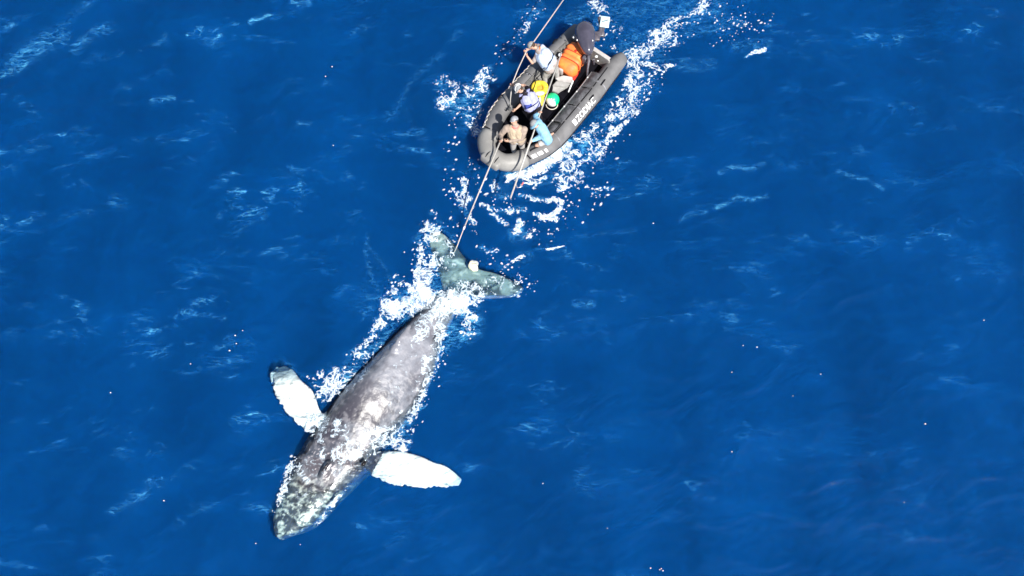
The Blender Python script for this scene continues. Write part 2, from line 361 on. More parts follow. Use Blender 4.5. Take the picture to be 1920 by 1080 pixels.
# ------------------------------------------------------------------ foam, stirred water and painted pale glints, strokes measured on the photograph
def seg_d(px, py, pts):
    d = np.full(px.shape, 1e9)
    for (a, b_) in zip(pts, pts[1:] if len(pts) > 1 else pts):
        vx, vy = b_[0] - a[0], b_[1] - a[1]; L2 = vx * vx + vy * vy + 1e-6
        t = np.clip(((px - a[0]) * vx + (py - a[1]) * vy) / L2, 0, 1)
        d = np.minimum(d, np.hypot(px - a[0] - t * vx, py - a[1] - t * vy))
    return d
DENSE = [([(812, 432), (825, 455), (842, 474)], 18, .86), ([(805, 450), (815, 490), (825, 515)], 9, .7), ([(850, 575), (880, 560), (925, 552)], 7, .5), ([(800, 580), (780, 640), (745, 690)], 9, .38), ([(585, 790), (610, 800), (640, 812), (652, 832), (630, 845)], 16, .72), ([(655, 845), (690, 828), (735, 812)], 14, .62), ([(560, 850), (600, 870), (650, 880)], 22, .16),
    ([(612, 738), (660, 690), (715, 635), (750, 590)], 22, .5), ([(745, 560), (720, 600), (700, 640)], 16, .55), ([(800, 560), (850, 540), (900, 545)], 14, .62), ([(830, 600), (826, 640), (812, 690)], 9, .7), ([(790, 640), (800, 600)], 8, .5),
    ([(810, 440), (820, 480), (835, 500)], 16, .5), ([(870, 545), (930, 530), (965, 530)], 12, .34), ([(830, 160), (870, 190), (890, 210)], 18, .5), ([(880, 225), (895, 250)], 10, .4),
    ([(1180, 110), (1230, 90), (1270, 55)], 20, .42), ([(1090, 270), (1140, 220), (1190, 170)], 20, .38), ([(1130, 30), (1160, 60)], 16, .3), ([(1070, 330), (1120, 280)], 16, .4), ([(955, 326), (985, 322), (1015, 310), (1042, 292), (1062, 275)], 12, 1.08), ([(1050, 288), (1085, 266), (1115, 250)], 15, .62),
    ([(838, 190), (868, 182), (898, 168), (912, 150)], 17, .72), ([(865, 185), (882, 215)], 13, .62), ([(905, 150), (920, 128)], 7, .6),
    ([(738, 577), (765, 566), (790, 548), (800, 520)], 20, .98), ([(800, 520), (812, 495), (822, 470)], 9, .95), ([(775, 575), (812, 562), (845, 556)], 22, .99),
    ([(815, 590), (845, 580), (868, 565)], 14, 1.0), ([(868, 578), (878, 600), (862, 618), (836, 625)], 9, .6), ([(845, 622), (812, 650)], 7, .75),
    ([(612, 738), (650, 702), (700, 655), (738, 612), (752, 585)], 15, .62), ([(790, 600), (812, 590), (830, 600)], 14, .8),
    ([(600, 795), (622, 812), (634, 830), (612, 838), (596, 822)], 11, .85), ([(610, 850), (640, 860), (700, 836), (752, 812)], 11, .7),
    ([(580, 800), (600, 790)], 9, .7), ([(745, 806), (778, 768), (800, 722), (818, 670), (826, 640)], 8, .66), ([(800, 700), (812, 655), (826, 620)], 8, .6),
    ([(812, 430), (826, 448), (850, 452)], 12, .62), ([(820, 470), (832, 486)], 12, .55), ([(800, 500), (790, 470), (786, 455)], 5, .62), ([(815, 400), (822, 418)], 9, .45),
    ([(975, 418), (970, 435), (990, 441)], 8, .85), ([(982, 440), (1000, 432)], 5, .5), ([(1170, 105), (1195, 95), (1220, 85)], 9, .62),
    ([(1188, 108), (1225, 96), (1262, 72)], 13, .48), ([(1120, 240), (1150, 205), (1185, 160), (1200, 120)], 14, .42), ([(1060, 330), (1110, 300)], 16, .34),
    ([(735, 825), (755, 840), (765, 822)], 9, .5), ([(600, 700), (590, 725)], 9, .45), ([(690, 850), (730, 850)], 5, .6), ([(560, 872), (575, 900)], 6, .35),
    ([(1228, 60), (1290, 28), (1330, 2)], 10, .36), ([(960, 92), (985, 50), (1015, 8)], 10, .32), ([(940, 300), (1000, 345)], 12, .3), ([(545, 870), (535, 910), (515, 965)], 3, .5)]
LACE = [([(822, 612), (800, 680), (770, 745), (735, 800)], 7, .62), ([(805, 590), (765, 650), (735, 690)], 4, .5), ([(545, 880), (530, 925), (515, 965)], 8, .5), ([(660, 905), (625, 945), (590, 985)], 5, .5), ([(590, 870), (560, 930)], 16, .15), ([(860, 362), (868, 385), (876, 402), (888, 420)], 7, .8), ([(905, 384), (928, 392), (958, 396), (984, 391)], 6, .85), ([(918, 392), (930, 410), (949, 421)], 4, .8),
    ([(1002, 398), (1030, 402), (1046, 395), (1052, 380), (1040, 370), (1020, 372), (1000, 372), (975, 366)], 5, .95), ([(1015, 402), (1042, 408)], 7, .9),
    ([(926, 348), (936, 358), (950, 362)], 9, .8), ([(872, 340), (874, 372), (886, 372)], 6, .9), ([(1055, 320), (1062, 345), (1050, 352)], 6, .8),
    ([(980, 345), (1005, 342), (1022, 334)], 5, .8), ([(942, 503), (968, 488), (984, 482)], 4, .9), ([(902, 466), (915, 474), (928, 470)], 6, .7), ([(1026, 471), (1040, 467), (1054, 461)], 2.5, 1.3),
    ([(1100, 292), (1150, 252), (1192, 212)], 4, .85), ([(1076, 308), (1120, 288), (1142, 262), (1145, 246)], 5, .85), ([(1060, 300), (1105, 275)], 14, .75), ([(1135, 222), (1160, 214), (1195, 212)], 7, .7),
    ([(1130, 200), (1175, 180), (1210, 160)], 9, .55), ([(1200, 120), (1240, 130), (1290, 112)], 6, .6), ([(1398, 105), (1415, 97), (1432, 92)], 2.5, 1.0), ([(1215, 88), (1250, 50)], 14, .55),
    ([(1050, 335), (1075, 320)], 12, .7), ([(740, 520), (770, 540), (775, 560)], 4, .5), ([(735, 568), (728, 575), (760, 590)], 9, .85), ([(1100, 0), (1140, 25), (1160, 50)], 9, .3),
    ([(780, 520), (786, 490), (784, 470)], 5, .85), ([(862, 560), (895, 568), (905, 560)], 7, .6), ([(868, 575), (884, 592), (878, 612)], 10, .85), ([(862, 623), (890, 623)], 3, 1.0), ([(750, 640), (700, 690), (640, 740)], 10, .35), ([(800, 610), (770, 700), (735, 760), (690, 800)], 9, .28), ([(728, 760), (700, 815), (650, 850)], 11, .3), ([(775, 775), (800, 758)], 2.5, 1.0)]
DOTS = [([(935, 110), (965, 70), (1015, 5)], 18, 90), ([(850, 210), (840, 330), (855, 420)], 20, 90), ([(915, 130), (900, 175), (885, 240)], 22, 110), ([(860, 340), (880, 430)], 22, 60),
    ([(1080, 340), (1130, 355), (1120, 385)], 22, 80), ([(1040, 330), (1080, 400)], 26, 60), ([(900, 470), (960, 510), (1000, 540)], 22, 90), ([(980, 430), (1040, 440), (1060, 380)], 18, 70),
    ([(1190, 110), (1270, 60), (1330, 20), (1430, 60)], 30, 220), ([(1150, 230), (1200, 180), (1230, 140)], 26, 170), ([(1330, 70), (1450, 30)], 26, 70), ([(1150, 100), (1110, 10)], 22, 60),
    ([(800, 400), (800, 460), (770, 520)], 20, 110), ([(720, 560), (760, 520)], 16, 60), ([(560, 700), (610, 740), (690, 640)], 16, 90), ([(760, 830), (775, 800), (820, 700), (830, 640)], 12, 100),
    ([(550, 860), (540, 900)], 8, 40), ([(1120, 300), (1160, 250)], 24, 60), ([(880, 300), (900, 350), (960, 380)], 18, 80), ([(960, 560), (1010, 540)], 10, 20), ([(870, 640), (900, 590)], 14, 16)]
LONE = [(1845, 600), (1538, 702), (1372, 698), (1419, 651), (1486, 743), (1372, 847), (1734, 795), (1695, 942), (1139, 990), (1240, 1066), (1243, 1070), (1237, 1068), (1220, 1065), (455, 620), (441, 629),
        (443, 644), (430, 657), (357, 682), (207, 736), (308, 939), (563, 1021), (480, 1019), (622, 123), (610, 142), (1018, 906), (625, 273), (1225, 418), (1393, 648)]
AER_GLINT = [([(1180, 90), (1260, 40), (1330, 5)], 34, .5), ([(1100, 30), (1180, 10), (1250, 0)], 30, .45), ([(1190, 110), (1290, 125), (1330, 120)], 14, .45), ([(1380, 85), (1440, 80)], 12, .5), ([(1290, 60), (1390, 40)], 12, .45),  # turquoise stirred water by the foam, and pale glints painted on open water
    ([(840, 190), (870, 200), (900, 170)], 24, .75), ([(880, 225), (895, 260)], 18, .3), ([(1060, 300), (1140, 240), (1200, 170), (1220, 110)], 26, .42), ([(940, 335), (1060, 330)], 20, .35),
    ([(640, 725), (700, 665), (760, 590), (800, 530)], 18, .7), ([(780, 560), (870, 560), (880, 610), (830, 640)], 26, .85), ([(800, 450), (830, 500)], 24, .5), ([(820, 640), (790, 740), (760, 800)], 10, .5),
    ([(965, 440), (990, 440)], 16, .5), ([(940, 500), (990, 480)], 14, .3), ([(25, 118), (60, 92), (90, 76), (112, 66)], 20, .62), ([(-20, 145), (20, 133), (45, 120)], 8, .8), ([(140, 90), (155, 78), (180, 62), (205, 50)], 11, .5), ([(110, 66), (130, 35), (165, 5)], 10, .3), ([(470, 42), (505, 30)], 5, .9),
    ([(550, 3), (580, 6)], 6, .9), ([(285, 188), (325, 183)], 7, .7), ([(340, 190), (360, 190)], 4, .5), ([(1350, 322), (1375, 312), (1410, 316), (1432, 306)], 5, .75), ([(1345, 388), (1370, 376), (1384, 368), (1410, 373), (1440, 365)], 5, .75), ([(1570, 322), (1600, 332), (1625, 337), (1655, 356)], 4, .7),
    ([(1275, 412), (1298, 400), (1325, 396)], 5, .5), ([(560, 230), (580, 232)], 5, .6), ([(1090, 130), (1120, 60)], 22, .3), ([(600, 1000), (600, 1001)], 4, .1), ([(730, 590), (700, 530), (685, 470), (690, 440)], 5, .45),
    ([(690, 460), (720, 500), (740, 540)], 4, .35), ([(330, 595), (370, 588), (420, 597)], 5, .5), ([(210, 960), (250, 940), (275, 925)], 9, .5), ([(540, 690), (525, 686)], 14, .4), ([(700, 500), (680, 560)], 30, .12),
    ([(1080, 570), (1110, 572)], 8, .6), ([(1350, 592), (1375, 598)], 8, .4), ([(1100, 440), (1190, 430)], 6, .3), ([(820, 310), (760, 210), (830, 120)], 8, .15), ([(740, 215), (770, 150), (830, 100)], 8, .3)]
MOV = 26
def field(X, Y):
    px, py = PX(X, Y, 0.0)
    px = px + 7 * fbm(X * 1.6, Y * 1.6, 81, 3); py = py + 7 * fbm(X * 1.6, Y * 1.6, 86, 3)
    A = np.zeros_like(X); 
    for pts, wd, dn in DENSE: d = seg_d(px, py, pts); A = np.maximum(A, dn * (1 - sstep(.35 * wd, 1.6 * wd, d)))
    L = np.zeros_like(X)
    for pts, wd, dn in LACE: d = seg_d(px, py, pts); L = np.maximum(L, dn * (1 - sstep(.3 * wd, 1.7 * wd, d)))
    return A, L

def in_boat(X, Y, shrink=.2):
    c, s_ = math.cos(BANG), math.sin(BANG); dx, dy = X - SCN.x, Y - SCN.y
    s = (dx * c + dy * s_) / K; y = (-dx * s_ + dy * c) / K
    return (s > .12) & (s < 5.75) & (np.abs(y) < outer(s) - shrink)

def grid_mesh(name, xs, ys, zf, keep=None):
    nx, ny = len(xs), len(ys); XX, YY = np.meshgrid(xs, ys)
    return XX, YY

g = .016
x0, x1, y0_, y1_ = P(480, 1030).x, P(1480, 100).x, P(500, 1040).y, P(900, -20).y
XX, YY = np.meshgrid(np.arange(x0, x1, g), np.arange(y0_, y1_, g))
A, Lc = field(XX, YY)
F = np.full(XX.shape, -1.0)
sel = A > .02
def lacy(x, y, D, o):
    """broken net of thin foam threads that thickens into sheets as D grows"""
    wx_ = x + .10 * pn(x * 3, y * 3, o) + .03 * pn(x * 11, y * 11, o + 1); wy_ = y + .10 * pn(x * 3, y * 3, o + 2) + .03 * pn(x * 11, y * 11, o + 3)
    gate_ = fbm(wx_ * 1.3, wy_ * 1.3, o + 7, 4); fine = fbm(wx_ * 16, wy_ * 16, o + 11, 2); mid = fbm(wx_ * 5, wy_ * 5, o + 13, 3)
    wd_ = np.clip(.62 + gate_ * 2.2 + mid * 1.0 + (D - .6) * 1.2, .02, 2.2)
    l1 = 1 - np.abs(pn(wx_ * 2.3, wy_ * 2.3, o + 4)) / (wd_ * .085)
    l2 = 1 - np.abs(pn(wx_ * 4.8, wy_ * 4.8, o + 5)) / (wd_ * .15)
    l3 = 1 - np.abs(pn(wx_ * 9.5, wy_ * 9.5, o + 6)) / (wd_ * .21)
    thread = np.maximum(np.maximum(l1, l2), l3 * .8) * .55 + fine * .35 - .06 + np.minimum(0, (D - .35) * 1.6)
    sheet = (D - .93) * 2.4 + gate_ * 1.0 + .6 * mid + fine * .5
    return np.maximum(thread, sheet)
F[sel] = lacy(XX[sel], YY[sel], np.clip(A[sel], 0, 1.25), 50)
sel2 = Lc > .02
F[sel2] = np.maximum(F[sel2], lacy(XX[sel2], YY[sel2], np.clip(Lc[sel2], 0, 1.3) * .92, 110))
def blob(cx, cy, r, el=1, an=0):
    i0, i1 = int((cx - x0 - 2 * r * el) / g), int((cx - x0 + 2 * r * el) / g) + 2; j0, j1 = int((cy - y0_ - 2 * r * el) / g), int((cy - y0_ + 2 * r * el) / g) + 2
    if i0 < 0 or j0 < 0 or i1 >= XX.shape[1] or j1 >= XX.shape[0]: return
    xx = XX[j0:j1, i0:i1] - cx; yy = YY[j0:j1, i0:i1] - cy; c, s_ = math.cos(an), math.sin(an)
    d = np.hypot((xx * c + yy * s_) / el, -xx * s_ + yy * c)
    F[j0:j1, i0:i1] = np.maximum(F[j0:j1, i0:i1], (1 - d / r) * .75 - .1)
for pts, wd, nn in DOTS:
    Ls = [math.hypot(b_[0] - a[0], b_[1] - a[1]) for a, b_ in zip(pts, pts[1:])]; T = sum(Ls)
    for _ in range(int(nn * .6)):
        t = random.random() * T; i = 0
        while i < len(Ls) - 1 and t > Ls[i]: t -= Ls[i]; i += 1
        f = min(t / Ls[i], 1); a, b_ = pts[i], pts[i + 1]
        px = a[0] + (b_[0] - a[0]) * f + random.gauss(0, wd * .5); py = a[1] + (b_[1] - a[1]) * f + random.gauss(0, wd * .5)
        q = P(px, py, 0); blob(q.x, q.y, random.choice((.011, .013, .015, .017, .02, .025, .033)) , random.choice((1, 1, 1.3, 1.9)), random.uniform(.1, 1.2))
ib = in_boat(XX, YY)
F[ib] = -1
wh = np.zeros_like(XX)
def quads_from(mask):
    c = mask[:-1, :-1] & mask[1:, :-1] & mask[:-1, 1:] & mask[1:, 1:]
    return c
mask = F > -.42
cells = quads_from(mask)
use = np.zeros_like(mask); use[:-1, :-1] |= cells; use[1:, :-1] |= cells; use[:-1, 1:] |= cells; use[1:, 1:] |= cells
idx = -np.ones(mask.shape, int); idx[use] = np.arange(use.sum())
vx, vy, vf = XX[use], YY[use], F[use]
base, _, _ = wave(vx, vy)
top = base.copy()
for i in range(len(vx)):
    if WXY[0] < vx[i] < WXY[1] and WXY[2] < vy[i] < WXY[3]:
        h = WBVH.ray_cast((vx[i], vy[i], 3), (0, 0, -1))[0]
        if h and h.z > top[i]: top[i] = h.z
lump = .004 + .022 * np.clip(vf, 0, 1) * (.7 + .8 * np.abs(fbm(vx * 7, vy * 7, 71, 2)))
fz = top + lump
fz += .03 * np.clip(vf, 0, 1) ** 2
jj, ii = np.nonzero(cells)
quads = np.stack([idx[jj, ii], idx[jj, ii + 1], idx[jj + 1, ii + 1], idx[jj + 1, ii]], 1)
print("foam quads", len(quads))
def np_mesh(name, V, Q):
    me = bpy.data.meshes.new(name); me.vertices.add(len(V)); me.vertices.foreach_set("co", V.astype(np.float32).ravel())
    me.loops.add(Q.size); me.loops.foreach_set("vertex_index", Q.astype(np.int32).ravel())
    me.polygons.add(len(Q)); me.polygons.foreach_set("loop_start", np.arange(0, Q.size, Q.shape[1], dtype=np.int32))
    me.update(calc_edges=True); me.validate(); return me
foam_me = np_mesh("sea_foam", np.stack([vx, vy, fz], 1), quads)
fmt = bpy.data.materials.new("foam"); fmt.use_nodes = True; n = fmt.node_tree; b = n.nodes["Principled BSDF"]
b.inputs["Base Color"].default_value = (.64, .75, .84, 1); b.inputs["Roughness"].default_value = .6
tr = n.nodes.new("ShaderNodeBsdfTransparent"); mx = n.nodes.new("ShaderNodeMixShader"); at = n.nodes.new("ShaderNodeAttribute"); at.attribute_name = "thick"
n.links.new(at.outputs["Fac"], mx.inputs[0]); n.links.new(tr.outputs[0], mx.inputs[1]); n.links.new(b.outputs[0], mx.inputs[2]); n.links.new(mx.outputs[0], n.nodes["Material Output"].inputs[0])
nz = n.nodes.new("ShaderNodeTexNoise"); nz.inputs["Scale"].default_value = 22; tc = n.nodes.new("ShaderNodeTexCoord"); n.links.new(tc.outputs["Object"], nz.inputs["Vector"])
bp = n.nodes.new("ShaderNodeBump"); bp.inputs["Strength"].default_value = .7; bp.inputs["Distance"].default_value = .04; n.links.new(nz.outputs["Fac"], bp.inputs["Height"]); n.links.new(bp.outputs[0], b.inputs["Normal"])
ta = foam_me.attributes.new("thick", 'FLOAT', 'POINT'); ta.data.foreach_set("value", (np.clip((vf + .42) * 1.2, 0, 1) ** 2.0).astype(np.float32))
foam = tag(link("sea_foam", foam_me, fmt), "white sea foam and bubbles churned up around the whale and the boat", "foam", kind="stuff")

# ------------------------------------------------------------------ the sea: one closed body of water reaching to the horizon
def axis(a, b_, st, far):
    c = list(np.arange(a, b_, st)); d = st; l = [a]; 
    while l[-1] > -far: d *= 1.25; l.append(l[-1] - d)
    d = st; r = [c[-1]]
    while r[-1] < far: d *= 1.25; r.append(r[-1] + d)
    return np.array(l[1:][::-1] + c + r[1:])
ax, ay = axis(-22, 22, .06, 900), axis(-3, 26, .06, 900)
XX, YY = np.meshgrid(ax, ay)
Zw, R1, R2 = wave(XX, YY)
fade = np.exp(-np.maximum(0, np.maximum(np.abs(XX) - 22, np.abs(YY - 11) - 15)) / 15.)
Zw = Zw * fade
ib = in_boat(XX, YY, -.05); Zw[ib] = np.minimum(Zw[ib], .02)
px, py = PX(XX, YY, 0.)
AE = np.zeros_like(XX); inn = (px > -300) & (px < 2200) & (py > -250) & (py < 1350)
for pts, wd, dn in AER_GLINT:
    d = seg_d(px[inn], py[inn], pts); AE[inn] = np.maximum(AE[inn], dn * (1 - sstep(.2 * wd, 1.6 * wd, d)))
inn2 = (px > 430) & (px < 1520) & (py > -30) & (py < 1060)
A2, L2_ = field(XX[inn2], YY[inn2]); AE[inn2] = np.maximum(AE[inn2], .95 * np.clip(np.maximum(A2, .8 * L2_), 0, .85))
nx, ny = len(ax), len(ay)
V = np.stack([XX.ravel(), YY.ravel(), Zw.ravel()], 1)
I = np.arange(nx * ny).reshape(ny, nx)
Q = np.stack([I[:-1, :-1].ravel(), I[:-1, 1:].ravel(), I[1:, 1:].ravel(), I[1:, :-1].ravel()], 1)
ring = np.concatenate([I[0, :], I[1:, -1], I[-1, -2::-1], I[-2:0:-1, 0]])
DEPTH = -30.0
V2 = V[ring].copy(); V2[:, 2] = DEPTH; nb = len(V); mR = len(ring)
rn = np.arange(mR); side = np.stack([ring, nb + rn, nb + (rn + 1) % mR, ring[(rn + 1) % mR]], 1)
Vall = np.vstack([V, V2, [[0, 0, DEPTH]]]); cI = len(Vall) - 1
# bottom as quads fanned in pairs
bot = [[nb + i, cI, nb + (i + 2) % mR, nb + (i + 1) % mR] for i in range(0, mR - 1, 2)]
Qall = np.vstack([Q, side, np.array(bot)])
sea_me = np_mesh("sea", Vall, Qall)
wmat = bpy.data.materials.new("sea_water"); wmat.use_nodes = True; n = wmat.node_tree
for q in list(n.nodes): n.nodes.remove(q)
N = n.nodes.new; Lk = n.links.new
out = N("ShaderNodeOutputMaterial"); tc = N("ShaderNodeTexCoord")
def math_(op, a, b_=None, c=None, clamp=False):
    m_ = N("ShaderNodeMath"); m_.operation = op; m_.use_clamp = clamp
    for i, v in enumerate((a, b_, c)):
        if v is None: continue
        if isinstance(v, (int, float)): m_.inputs[i].default_value = v
        else: Lk(v, m_.inputs[i])
    return m_.outputs[0]
def noise(scale, detail=4, rough=.55, dist=0, kind='FBM', vec=None, stretch=None, rot=0):
    nz = N("ShaderNodeTexNoise"); nz.noise_type = kind if kind != 'R' else 'RIDGED_MULTIFRACTAL'; nz.normalize = (kind == 'FBM')
    nz.inputs["Scale"].default_value = scale; nz.inputs["Detail"].default_value = detail; nz.inputs["Roughness"].default_value = rough; nz.inputs["Distortion"].default_value = dist
    mp = N("ShaderNodeMapping"); Lk(tc.outputs["Object"], mp.inputs[0]); mp.inputs["Rotation"].default_value = (0, 0, rot)
    if stretch: mp.inputs["Scale"].default_value = stretch
    Lk(mp.outputs[0], nz.inputs["Vector"]); return nz.outputs["Fac"]
A_ = N("ShaderNodeAttribute"); A_.attribute_name = "aer_glint"; aer_glint = A_.outputs["Fac"]
C_ = N("ShaderNodeAttribute"); C_.attribute_name = "crest_glint"; crest_glint = C_.outputs["Fac"]
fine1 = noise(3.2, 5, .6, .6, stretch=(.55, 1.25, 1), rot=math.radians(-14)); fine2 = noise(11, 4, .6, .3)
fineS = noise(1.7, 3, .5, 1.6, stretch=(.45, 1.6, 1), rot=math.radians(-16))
# sky and sun glints on small crests, painted as thin pale lines
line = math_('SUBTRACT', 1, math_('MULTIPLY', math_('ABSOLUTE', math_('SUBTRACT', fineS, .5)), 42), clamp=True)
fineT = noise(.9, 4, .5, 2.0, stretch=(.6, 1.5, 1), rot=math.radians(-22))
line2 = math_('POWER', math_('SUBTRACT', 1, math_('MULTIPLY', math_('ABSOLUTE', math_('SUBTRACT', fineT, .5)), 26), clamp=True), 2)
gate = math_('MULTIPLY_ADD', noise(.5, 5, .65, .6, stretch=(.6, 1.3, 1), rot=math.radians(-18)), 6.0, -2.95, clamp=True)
glint_streak = math_('MULTIPLY', math_('MULTIPLY', line, gate), crest_glint)
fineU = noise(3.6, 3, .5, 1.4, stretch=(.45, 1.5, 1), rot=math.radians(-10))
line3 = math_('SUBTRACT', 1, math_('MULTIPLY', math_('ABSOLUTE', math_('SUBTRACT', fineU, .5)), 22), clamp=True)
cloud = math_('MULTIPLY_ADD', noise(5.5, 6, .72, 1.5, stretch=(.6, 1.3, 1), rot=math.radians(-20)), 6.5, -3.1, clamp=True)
aer_glint_n = math_('MULTIPLY', math_('POWER', aer_glint, 1.3), math_('ADD', math_('MULTIPLY', cloud, .5), math_('ADD', math_('MULTIPLY', line3, .55), math_('MULTIPLY', line2, .5)), clamp=True))
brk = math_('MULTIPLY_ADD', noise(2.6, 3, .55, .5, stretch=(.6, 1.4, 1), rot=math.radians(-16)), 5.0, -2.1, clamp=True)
pale = math_('ADD', math_('MULTIPLY', math_('MULTIPLY', math_('ADD', math_('ADD', glint_streak, math_('MULTIPLY', math_('MULTIPLY', math_('MULTIPLY', line3, gate), crest_glint), .5)), math_('MULTIPLY', math_('MULTIPLY', line2, gate), crest_glint)), brk), .62), aer_glint_n, clamp=True)
light_shafts = math_('MULTIPLY_ADD', noise(.30, 4, .55, .2, stretch=(1.7, .28, 1), rot=math.radians(-12)), 1.6, -.3, clamp=True)  # soft light shafts in the water, painted as broad scatter streaks
D_ = N("ShaderNodeAttribute"); D_.attribute_name = "column"
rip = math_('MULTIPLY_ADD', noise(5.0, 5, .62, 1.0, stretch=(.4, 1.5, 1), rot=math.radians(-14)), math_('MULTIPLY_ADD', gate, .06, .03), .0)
scat = math_('MULTIPLY', math_('ADD', math_('ADD', rip, math_('MULTIPLY_ADD', light_shafts, .075, .085)), math_('MULTIPLY', pale, .55), clamp=True), D_.outputs["Fac"])
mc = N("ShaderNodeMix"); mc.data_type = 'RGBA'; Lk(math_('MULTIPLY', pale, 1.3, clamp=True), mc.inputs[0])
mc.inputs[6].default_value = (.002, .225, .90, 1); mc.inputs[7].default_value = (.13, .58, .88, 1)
bumpn = N("ShaderNodeBump"); bumpn.inputs["Strength"].default_value = 1; bumpn.inputs["Distance"].default_value = .028
Lk(math_('ADD', fine1, math_('MULTIPLY', fine2, .45)), bumpn.inputs["Height"])
bump2 = N("ShaderNodeBump"); bump2.inputs["Strength"].default_value = 1; bump2.inputs["Distance"].default_value = .012
Lk(math_('ADD', fine1, math_('MULTIPLY', fine2, .22)), bump2.inputs["Height"])
df = N("ShaderNodeBsdfDiffuse"); Lk(mc.outputs[2], df.inputs[0]); Lk(bumpn.outputs[0], df.inputs["Normal"])
tp = N("ShaderNodeBsdfTransparent"); tp.inputs[0].default_value = (.97, .985, .99, 1)
ss = N("ShaderNodeSubsurfaceScattering"); ss.falloff = 'BURLEY'; ss.inputs["Scale"].default_value = 1.0; ss.inputs["Radius"].default_value = (.2, 1.2, 1.8)
Lk(mc.outputs[2], ss.inputs[0]); Lk(bumpn.outputs[0], ss.inputs["Normal"])
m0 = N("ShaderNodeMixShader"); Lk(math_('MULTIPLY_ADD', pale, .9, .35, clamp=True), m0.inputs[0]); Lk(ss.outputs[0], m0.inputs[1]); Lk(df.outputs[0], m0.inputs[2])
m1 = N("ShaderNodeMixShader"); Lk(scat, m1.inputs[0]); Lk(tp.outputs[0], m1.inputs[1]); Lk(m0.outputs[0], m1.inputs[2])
gl = N("ShaderNodeBsdfGlossy"); gl.inputs["Roughness"].default_value = .06; Lk(bump2.outputs[0], gl.inputs["Normal"])
fn = N("ShaderNodeFresnel"); fn.inputs[0].default_value = 1.33; Lk(bumpn.outputs[0], fn.inputs["Normal"])
m2 = N("ShaderNodeMixShader"); Lk(fn.outputs[0], m2.inputs[0]); Lk(m1.outputs[0], m2.inputs[1]); Lk(gl.outputs[0], m2.inputs[2])
Lk(m2.outputs[0], out.inputs["Surface"])
va = N("ShaderNodeVolumeAbsorption"); va.inputs[0].default_value = (.0, .72, .90, 1); va.inputs[1].default_value = .75
Lk(va.outputs[0], out.inputs["Volume"])
deep = mat("deep_water", (.0, .28, .85), .9, 0, var=.25, vscale=.2)
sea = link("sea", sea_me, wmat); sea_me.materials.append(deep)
tag(sea, "deep blue open sea with small wind waves", "sea", kind="structure")
mi = np.zeros(len(sea_me.polygons), np.int32)
zc = np.empty(len(sea_me.polygons) * 3); sea_me.polygons.foreach_get("center", zc); mi[zc.reshape(-1, 3)[:, 2] < DEPTH + .01] = 1
sea_me.polygons.foreach_set("material_index", mi)
CLM = np.ones_like(XX)     # how much water stands over the whale: thin water scatters little light
nr = np.argwhere((XX > WXY[0]) & (XX < WXY[1]) & (YY > WXY[2]) & (YY < WXY[3]))
for j, i in nr:
    h = WBVH.ray_cast((XX[j, i], YY[j, i], 3), (0, 0, -1))[0]
    if h: CLM[j, i] = 1 - math.exp(-max(Zw[j, i] - h.z, 0) * 1.3)
for nm, arr in (("aer_glint", AE), ("column", CLM), ("crest_glint", np.clip(sstep(24, -14, XX * .9 - (YY - 10) * 1.3 ) * .85 + .20, 0, 1.0) * np.clip(-.3 + 2.3 * (R1 ** 2) * (R2 + .25), 0, 1.3) * fade)):  # the crest mask weights the painted glints, stronger towards the far left
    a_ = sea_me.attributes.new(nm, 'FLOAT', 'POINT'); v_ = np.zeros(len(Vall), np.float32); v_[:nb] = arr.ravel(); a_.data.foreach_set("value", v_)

# ------------------------------------------------------------------ loose flecks of foam far from the boat
bm = bmesh.new()
for (x, y) in LONE:
    p = P(x, y, 0); z = float(wave(np.array([p.x]), np.array([p.y]))[0][0]); r = random.uniform(.008, .017)
    ell(bm, (p.x, p.y, z + .01), r * random.uniform(1, 1.6), r, .02, seg=8)
tag(bmo("foam_flecks", bm, fmt if False else M['white']), "tiny white flecks of foam scattered over the blue water", "foam", kind="stuff")

# ------------------------------------------------------------------ inflatable boat
boat = empty("inflatable_boat", BR.translation, "grey open inflatable boat with black floor carrying four people behind the whale", "boat", rot=BANG)
def lo(s, y, z): return Vector((s * K, y * K, z))
zc_ = lambda s: float(np.interp(s, [0, 3.4, 4.6, 5.8], [.33, .36, .47, .68]))
TR = lambda s: float(np.interp(s, [-.26, -.16, .05, .4, 4.5, 5.8], [.085, .19, .235, .255, .255, .22]))
def cy(s): return float(outer(s)) - TR(s) / K
for side in (-1, 1):
    ss = [-.26, -.21, -.12, .02, .2, .5] + list(np.arange(.8, 4.95, .3)) + [5.0]
    bm = bmesh.new(); sweep(bm, [lo(s, side * cy(s), zc_(s)) for s in ss], [TR(s) for s in ss], 28)
    bmo("side_tube", bm, M['tube'], boat)
    # rubbing strake along the outer face
    bm = bmesh.new(); pts = []
    ss2 = np.arange(.3, 5.0, .15)
    sweep(bm, [lo(s, side * (cy(s) + (TR(s) + .004) * math.cos(-.25) / K), zc_(s) + TR(s) * math.sin(-.25)) for s in ss2], .022, 8)
    bmo("rubbing_strake", bm, M['dark'], boat)
bow_pts = [(4.98, cy(4.98), 0), (5.2, .62, 0), (5.42, .42, 0), (5.52, .24, 0), (5.55, 0, 0)]
ring_ = [(s, y) for s, y, _ in bow_pts] + [(s, -y) for s, y, _ in bow_pts[::-1][1:]]
rp_ = spl(ring_, 4)
bm = bmesh.new(); sweep(bm, [lo(p[0], p[1], zc_(p[0])) for p in rp_], [.272 - .03 * (p[0] - 4.98) / .57 for p in rp_], 28)
bmo("bow_tube", bm, M['tube_pale'], boat)
